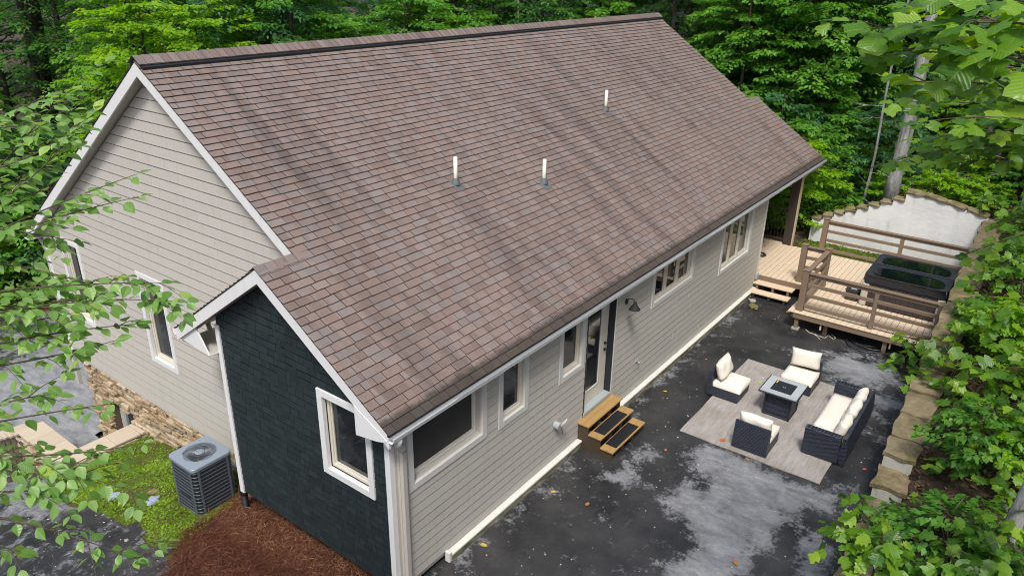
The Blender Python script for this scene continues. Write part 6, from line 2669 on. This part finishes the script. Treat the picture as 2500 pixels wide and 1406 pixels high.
# tulip tree overhanging the top right corner
tp = at(3100, 500, 8.5)
tz = float(gh(tp[0], tp[1]))
tulip = thing('tulip_tree', 'tulip tree with large lobed leaves overhanging the top right corner', 'tree', (float(tp[0]), float(tp[1]), tz))
m = MB()
m.tube([(0, 0, -.2), (.05, .1, 3), (.1, .15, 6), (0, .1, 12)], [.16, .13, .11, .05], 12)
m.build('trunk', 'bark_brown', tulip, True)
LS = LeafSet(tulip, TU_, 220, 'leaf_tulip_f')
TB = [((2640, 260, 6.0), (2480, 200, 6.0), (2260, 230, 6.0), .13, .5),
      ((2640, 240, 6.6), (2500, 220, 6.6), (2350, 230, 6.6), .13, .5),
      ((2640, 310, 6.0), (2500, 300, 6.0), (2300, 350, 6.0), .125, .5),
      ((2640, 350, 6.6), (2500, 340, 6.6), (2360, 360, 6.6), .125, .5),
      ((2640, 180, 6.2), (2500, 170, 6.2), (2330, 190, 6.2), .13, .5),
      ((2640, 80, 5.6), (2480, 90, 5.6), (2300, 110, 5.6), .14, .5),
      ((2620, 40, 4.6), (2400, 50, 4.4), (2125, 70, 4.2), .165, .35),
      ((2620, 150, 4.7), (2400, 120, 4.5), (2160, 130, 4.4), .155, .35),
      ((2620, 90, 4.0), (2500, 40, 3.9), (2330, 60, 3.8), .175, .3),
      ((2620, 30, 3.9), (2480, -10, 3.9), (2300, -20, 3.9), .18, .3),
      ((2620, 220, 4.0), (2480, 120, 3.9), (2360, 130, 3.8), .175, .3),
      ((2640, 300, 4.8), (2480, 180, 4.7), (2230, 200, 4.7), .145, .3),
      ((2620, 30, 5.5), (2400, 0, 5.4), (2200, 15, 5.4), .15, .3),
      ((2640, 330, 5.5), (2480, 260, 5.5), (2240, 300, 5.4), .14, .45),
      ((2640, 400, 6.2), (2450, 310, 6.2), (2160, 400, 6.2), .13, .45),
      ((2640, 300, 6.5), (2450, 240, 6.5), (2180, 250, 6.5), .13, .5),
      ((2640, 360, 7.0), (2480, 300, 7.0), (2230, 340, 7.0), .13, .5),
      ((2640, 200, 7.0), (2480, 150, 7.0), (2280, 160, 7.0), .13, .5),
      ((2640, 420, 6.6), (2500, 370, 6.6), (2330, 400, 6.6), .12, .4),
      ((2640, 100, 7.6), (2480, 60, 7.6), (2330, 90, 7.6), .13, .5),
      ((2620, 560, 7.6), (2500, 560, 7.6), (2360, 620, 7.4), .12, .2)]
for a_, c_, e_, sz, sd in TB:
    p0, p1, p2 = at(*a_), at(*c_), at(*e_)
    leafy_twig(tulip, LS, bez(p0, p1, p2, 9), .066, sz * .84, .009, 1.0, 'twig', .45, sd, lean=(-.6, .0, 0))
    q2 = p0 - np.array(tulip.location)
    q0 = np.array([.06, .1, max(1.0, q2[2] - .8)])
    m = MB()
    m.tube(bez(q0, (q0 + q2) / 2 + np.array([0, 0, .3]), q2, 5), [.035, .026, .02, .014, .009], 6, cap=False)
    m.build('limb', 'bark_brown', tulip, True)
LS.finish()

# big-leaved saplings on the hillside along the right edge
SAP = [(2110, 1262, 0, .21, 26, .42, 'broad-leaved sapling leaning over the lowest wall cap'),
       (2045, 1315, 0, .18, 14, .34, 'small broad-leaved sapling at the bottom edge of the patio'),
       (2150, 1350, 0, .23, 28, .45, 'dark broad-leaved sapling at the bottom edge beside the wall'),
       (2420, 1290, 1.2, .19, 40, .52, 'bright lobed sapling in the lower right corner'),
       (2310, 1380, .9, .20, 34, .50, 'bright lobed sapling cut by the bottom edge'),
       (2475, 1375, 1.2, .21, 36, .55, 'bright lobed sapling in the bottom right corner'),
       (2345, 1020, .5, .22, 22, .42, 'lobed sapling beside the upper wall caps'),
       (2320, 1120, .4, .19, 16, .34, 'small lobed sapling below the wall caps'),
       (2430, 1120, .6, .17, 30, .50, 'leafy sapling before the hillside trunks'),
       (2225, 855, .55, .28, 34, .55, 'bushy lobed sapling covering the deck corner'),
       (2305, 880, .7, .27, 44, .62, 'bushy lobed sapling above the deck corner'),
       (2420, 800, .9, .24, 50, .72, 'tall lobed sapling beside the wall by the hot tub'),
       (2420, 500, .7, .25, 34, .60, 'bright maple sapling at the corner of the white wall'),
       (2490, 880, 1.0, .22, 44, .62, 'lobed sapling at the right edge beside the deck'),
       (2390, 935, .6, .24, 34, .52, 'dark lobed sapling between the wall and right edge'),
       (2470, 670, 1.0, .25, 50, .75, 'lobed sapling at the right edge above the wall'),
       (2490, 545, 1.0, .25, 44, .75, 'lobed sapling at the right edge below the tulip tree'),
       (2485, 1010, .9, .18, 34, .55, 'small-leaved sapling at the right edge above the trunks'),
       (2380, 720, .6, .24, 30, .50, 'lobed sapling against the wall behind the hot tub corner'),
       (2250, 1250, .3, .15, 16, .34, 'small leafy plant behind the lowest wall caps'),
       (2480, 1200, .7, .16, 30, .50, 'leafy plant at the right edge beside the mottled trunk')]


def hill_point(px, py, h):
    """where the ray meets the hillside raised by h"""
    for d_ in np.arange(7, 40, .05):
        q_ = at(px, py, d_)
        if q_[2] < float(gh(q_[0], q_[1])) + h:
            return q_
    return q_


for i, (px, py, d, sz, nl_, spr, lb) in enumerate(SAP):
    c_ = hill_point(px, py, d) if d > 0 else at(px, py, 11.6)
    g = c_ + np.array([.25, -.25, 0])
    gz0 = float(gh(g[0], g[1]))
    sp = thing('broadleaf_sapling', lb, 'sapling', (float(g[0]), float(g[1]), gz0), 0, 'broad-leaved saplings on the hillside')
    top = c_ + np.array([0, 0, .35 * spr])
    loc = np.array(sp.location)
    m = MB()
    stem = bez(np.zeros(3) - np.array([0, 0, .1]), np.array([.05, -.1, (top[2] - gz0) * .6]), top - loc, 8)
    m.tube(stem, np.linspace(.022, .006, 8), 6, cap=False)
    m.build('stem', 'twig', sp, True)
    LS = LeafSet(sp, TU_ if i % 3 == 1 else MA_, 40 if i < 10 else 24, 'leaf_tulip_f')
    for k_ in range(int(nl_ * 1.5)):
        a = k_ * 2.4 + rl.uniform(-.5, .5)
        f = rl.random()
        rr2 = spr * rl.uniform(.25, 1.0) * (1 - .45 * f)
        p_ = np.array([math.cos(a) * rr2, math.sin(a) * rr2, (f - .62) * spr * 1.7]) + c_
        dr = np.array([math.cos(a), math.sin(a), -rl.uniform(.0, .8)])
        nm = np.array([rl.gauss(-.25, .55), rl.gauss(-.1, .55), 1])
        LS.add(p_, dr, nm, sz * rl.uniform(.5, 1.15))
        if k_ % 3 == 0:
            mm_ = MB()
            sp0 = np.array(stem[min(7, 3 + int(f * 5))])
            mm_.tube([sp0, (sp0 + p_ - loc) / 2 + np.array([0, 0, .08]), p_ - loc], [.006, .004, .002], 4, cap=False)
            mm_.build('petiole', 'twig', sp)
    LS.finish()
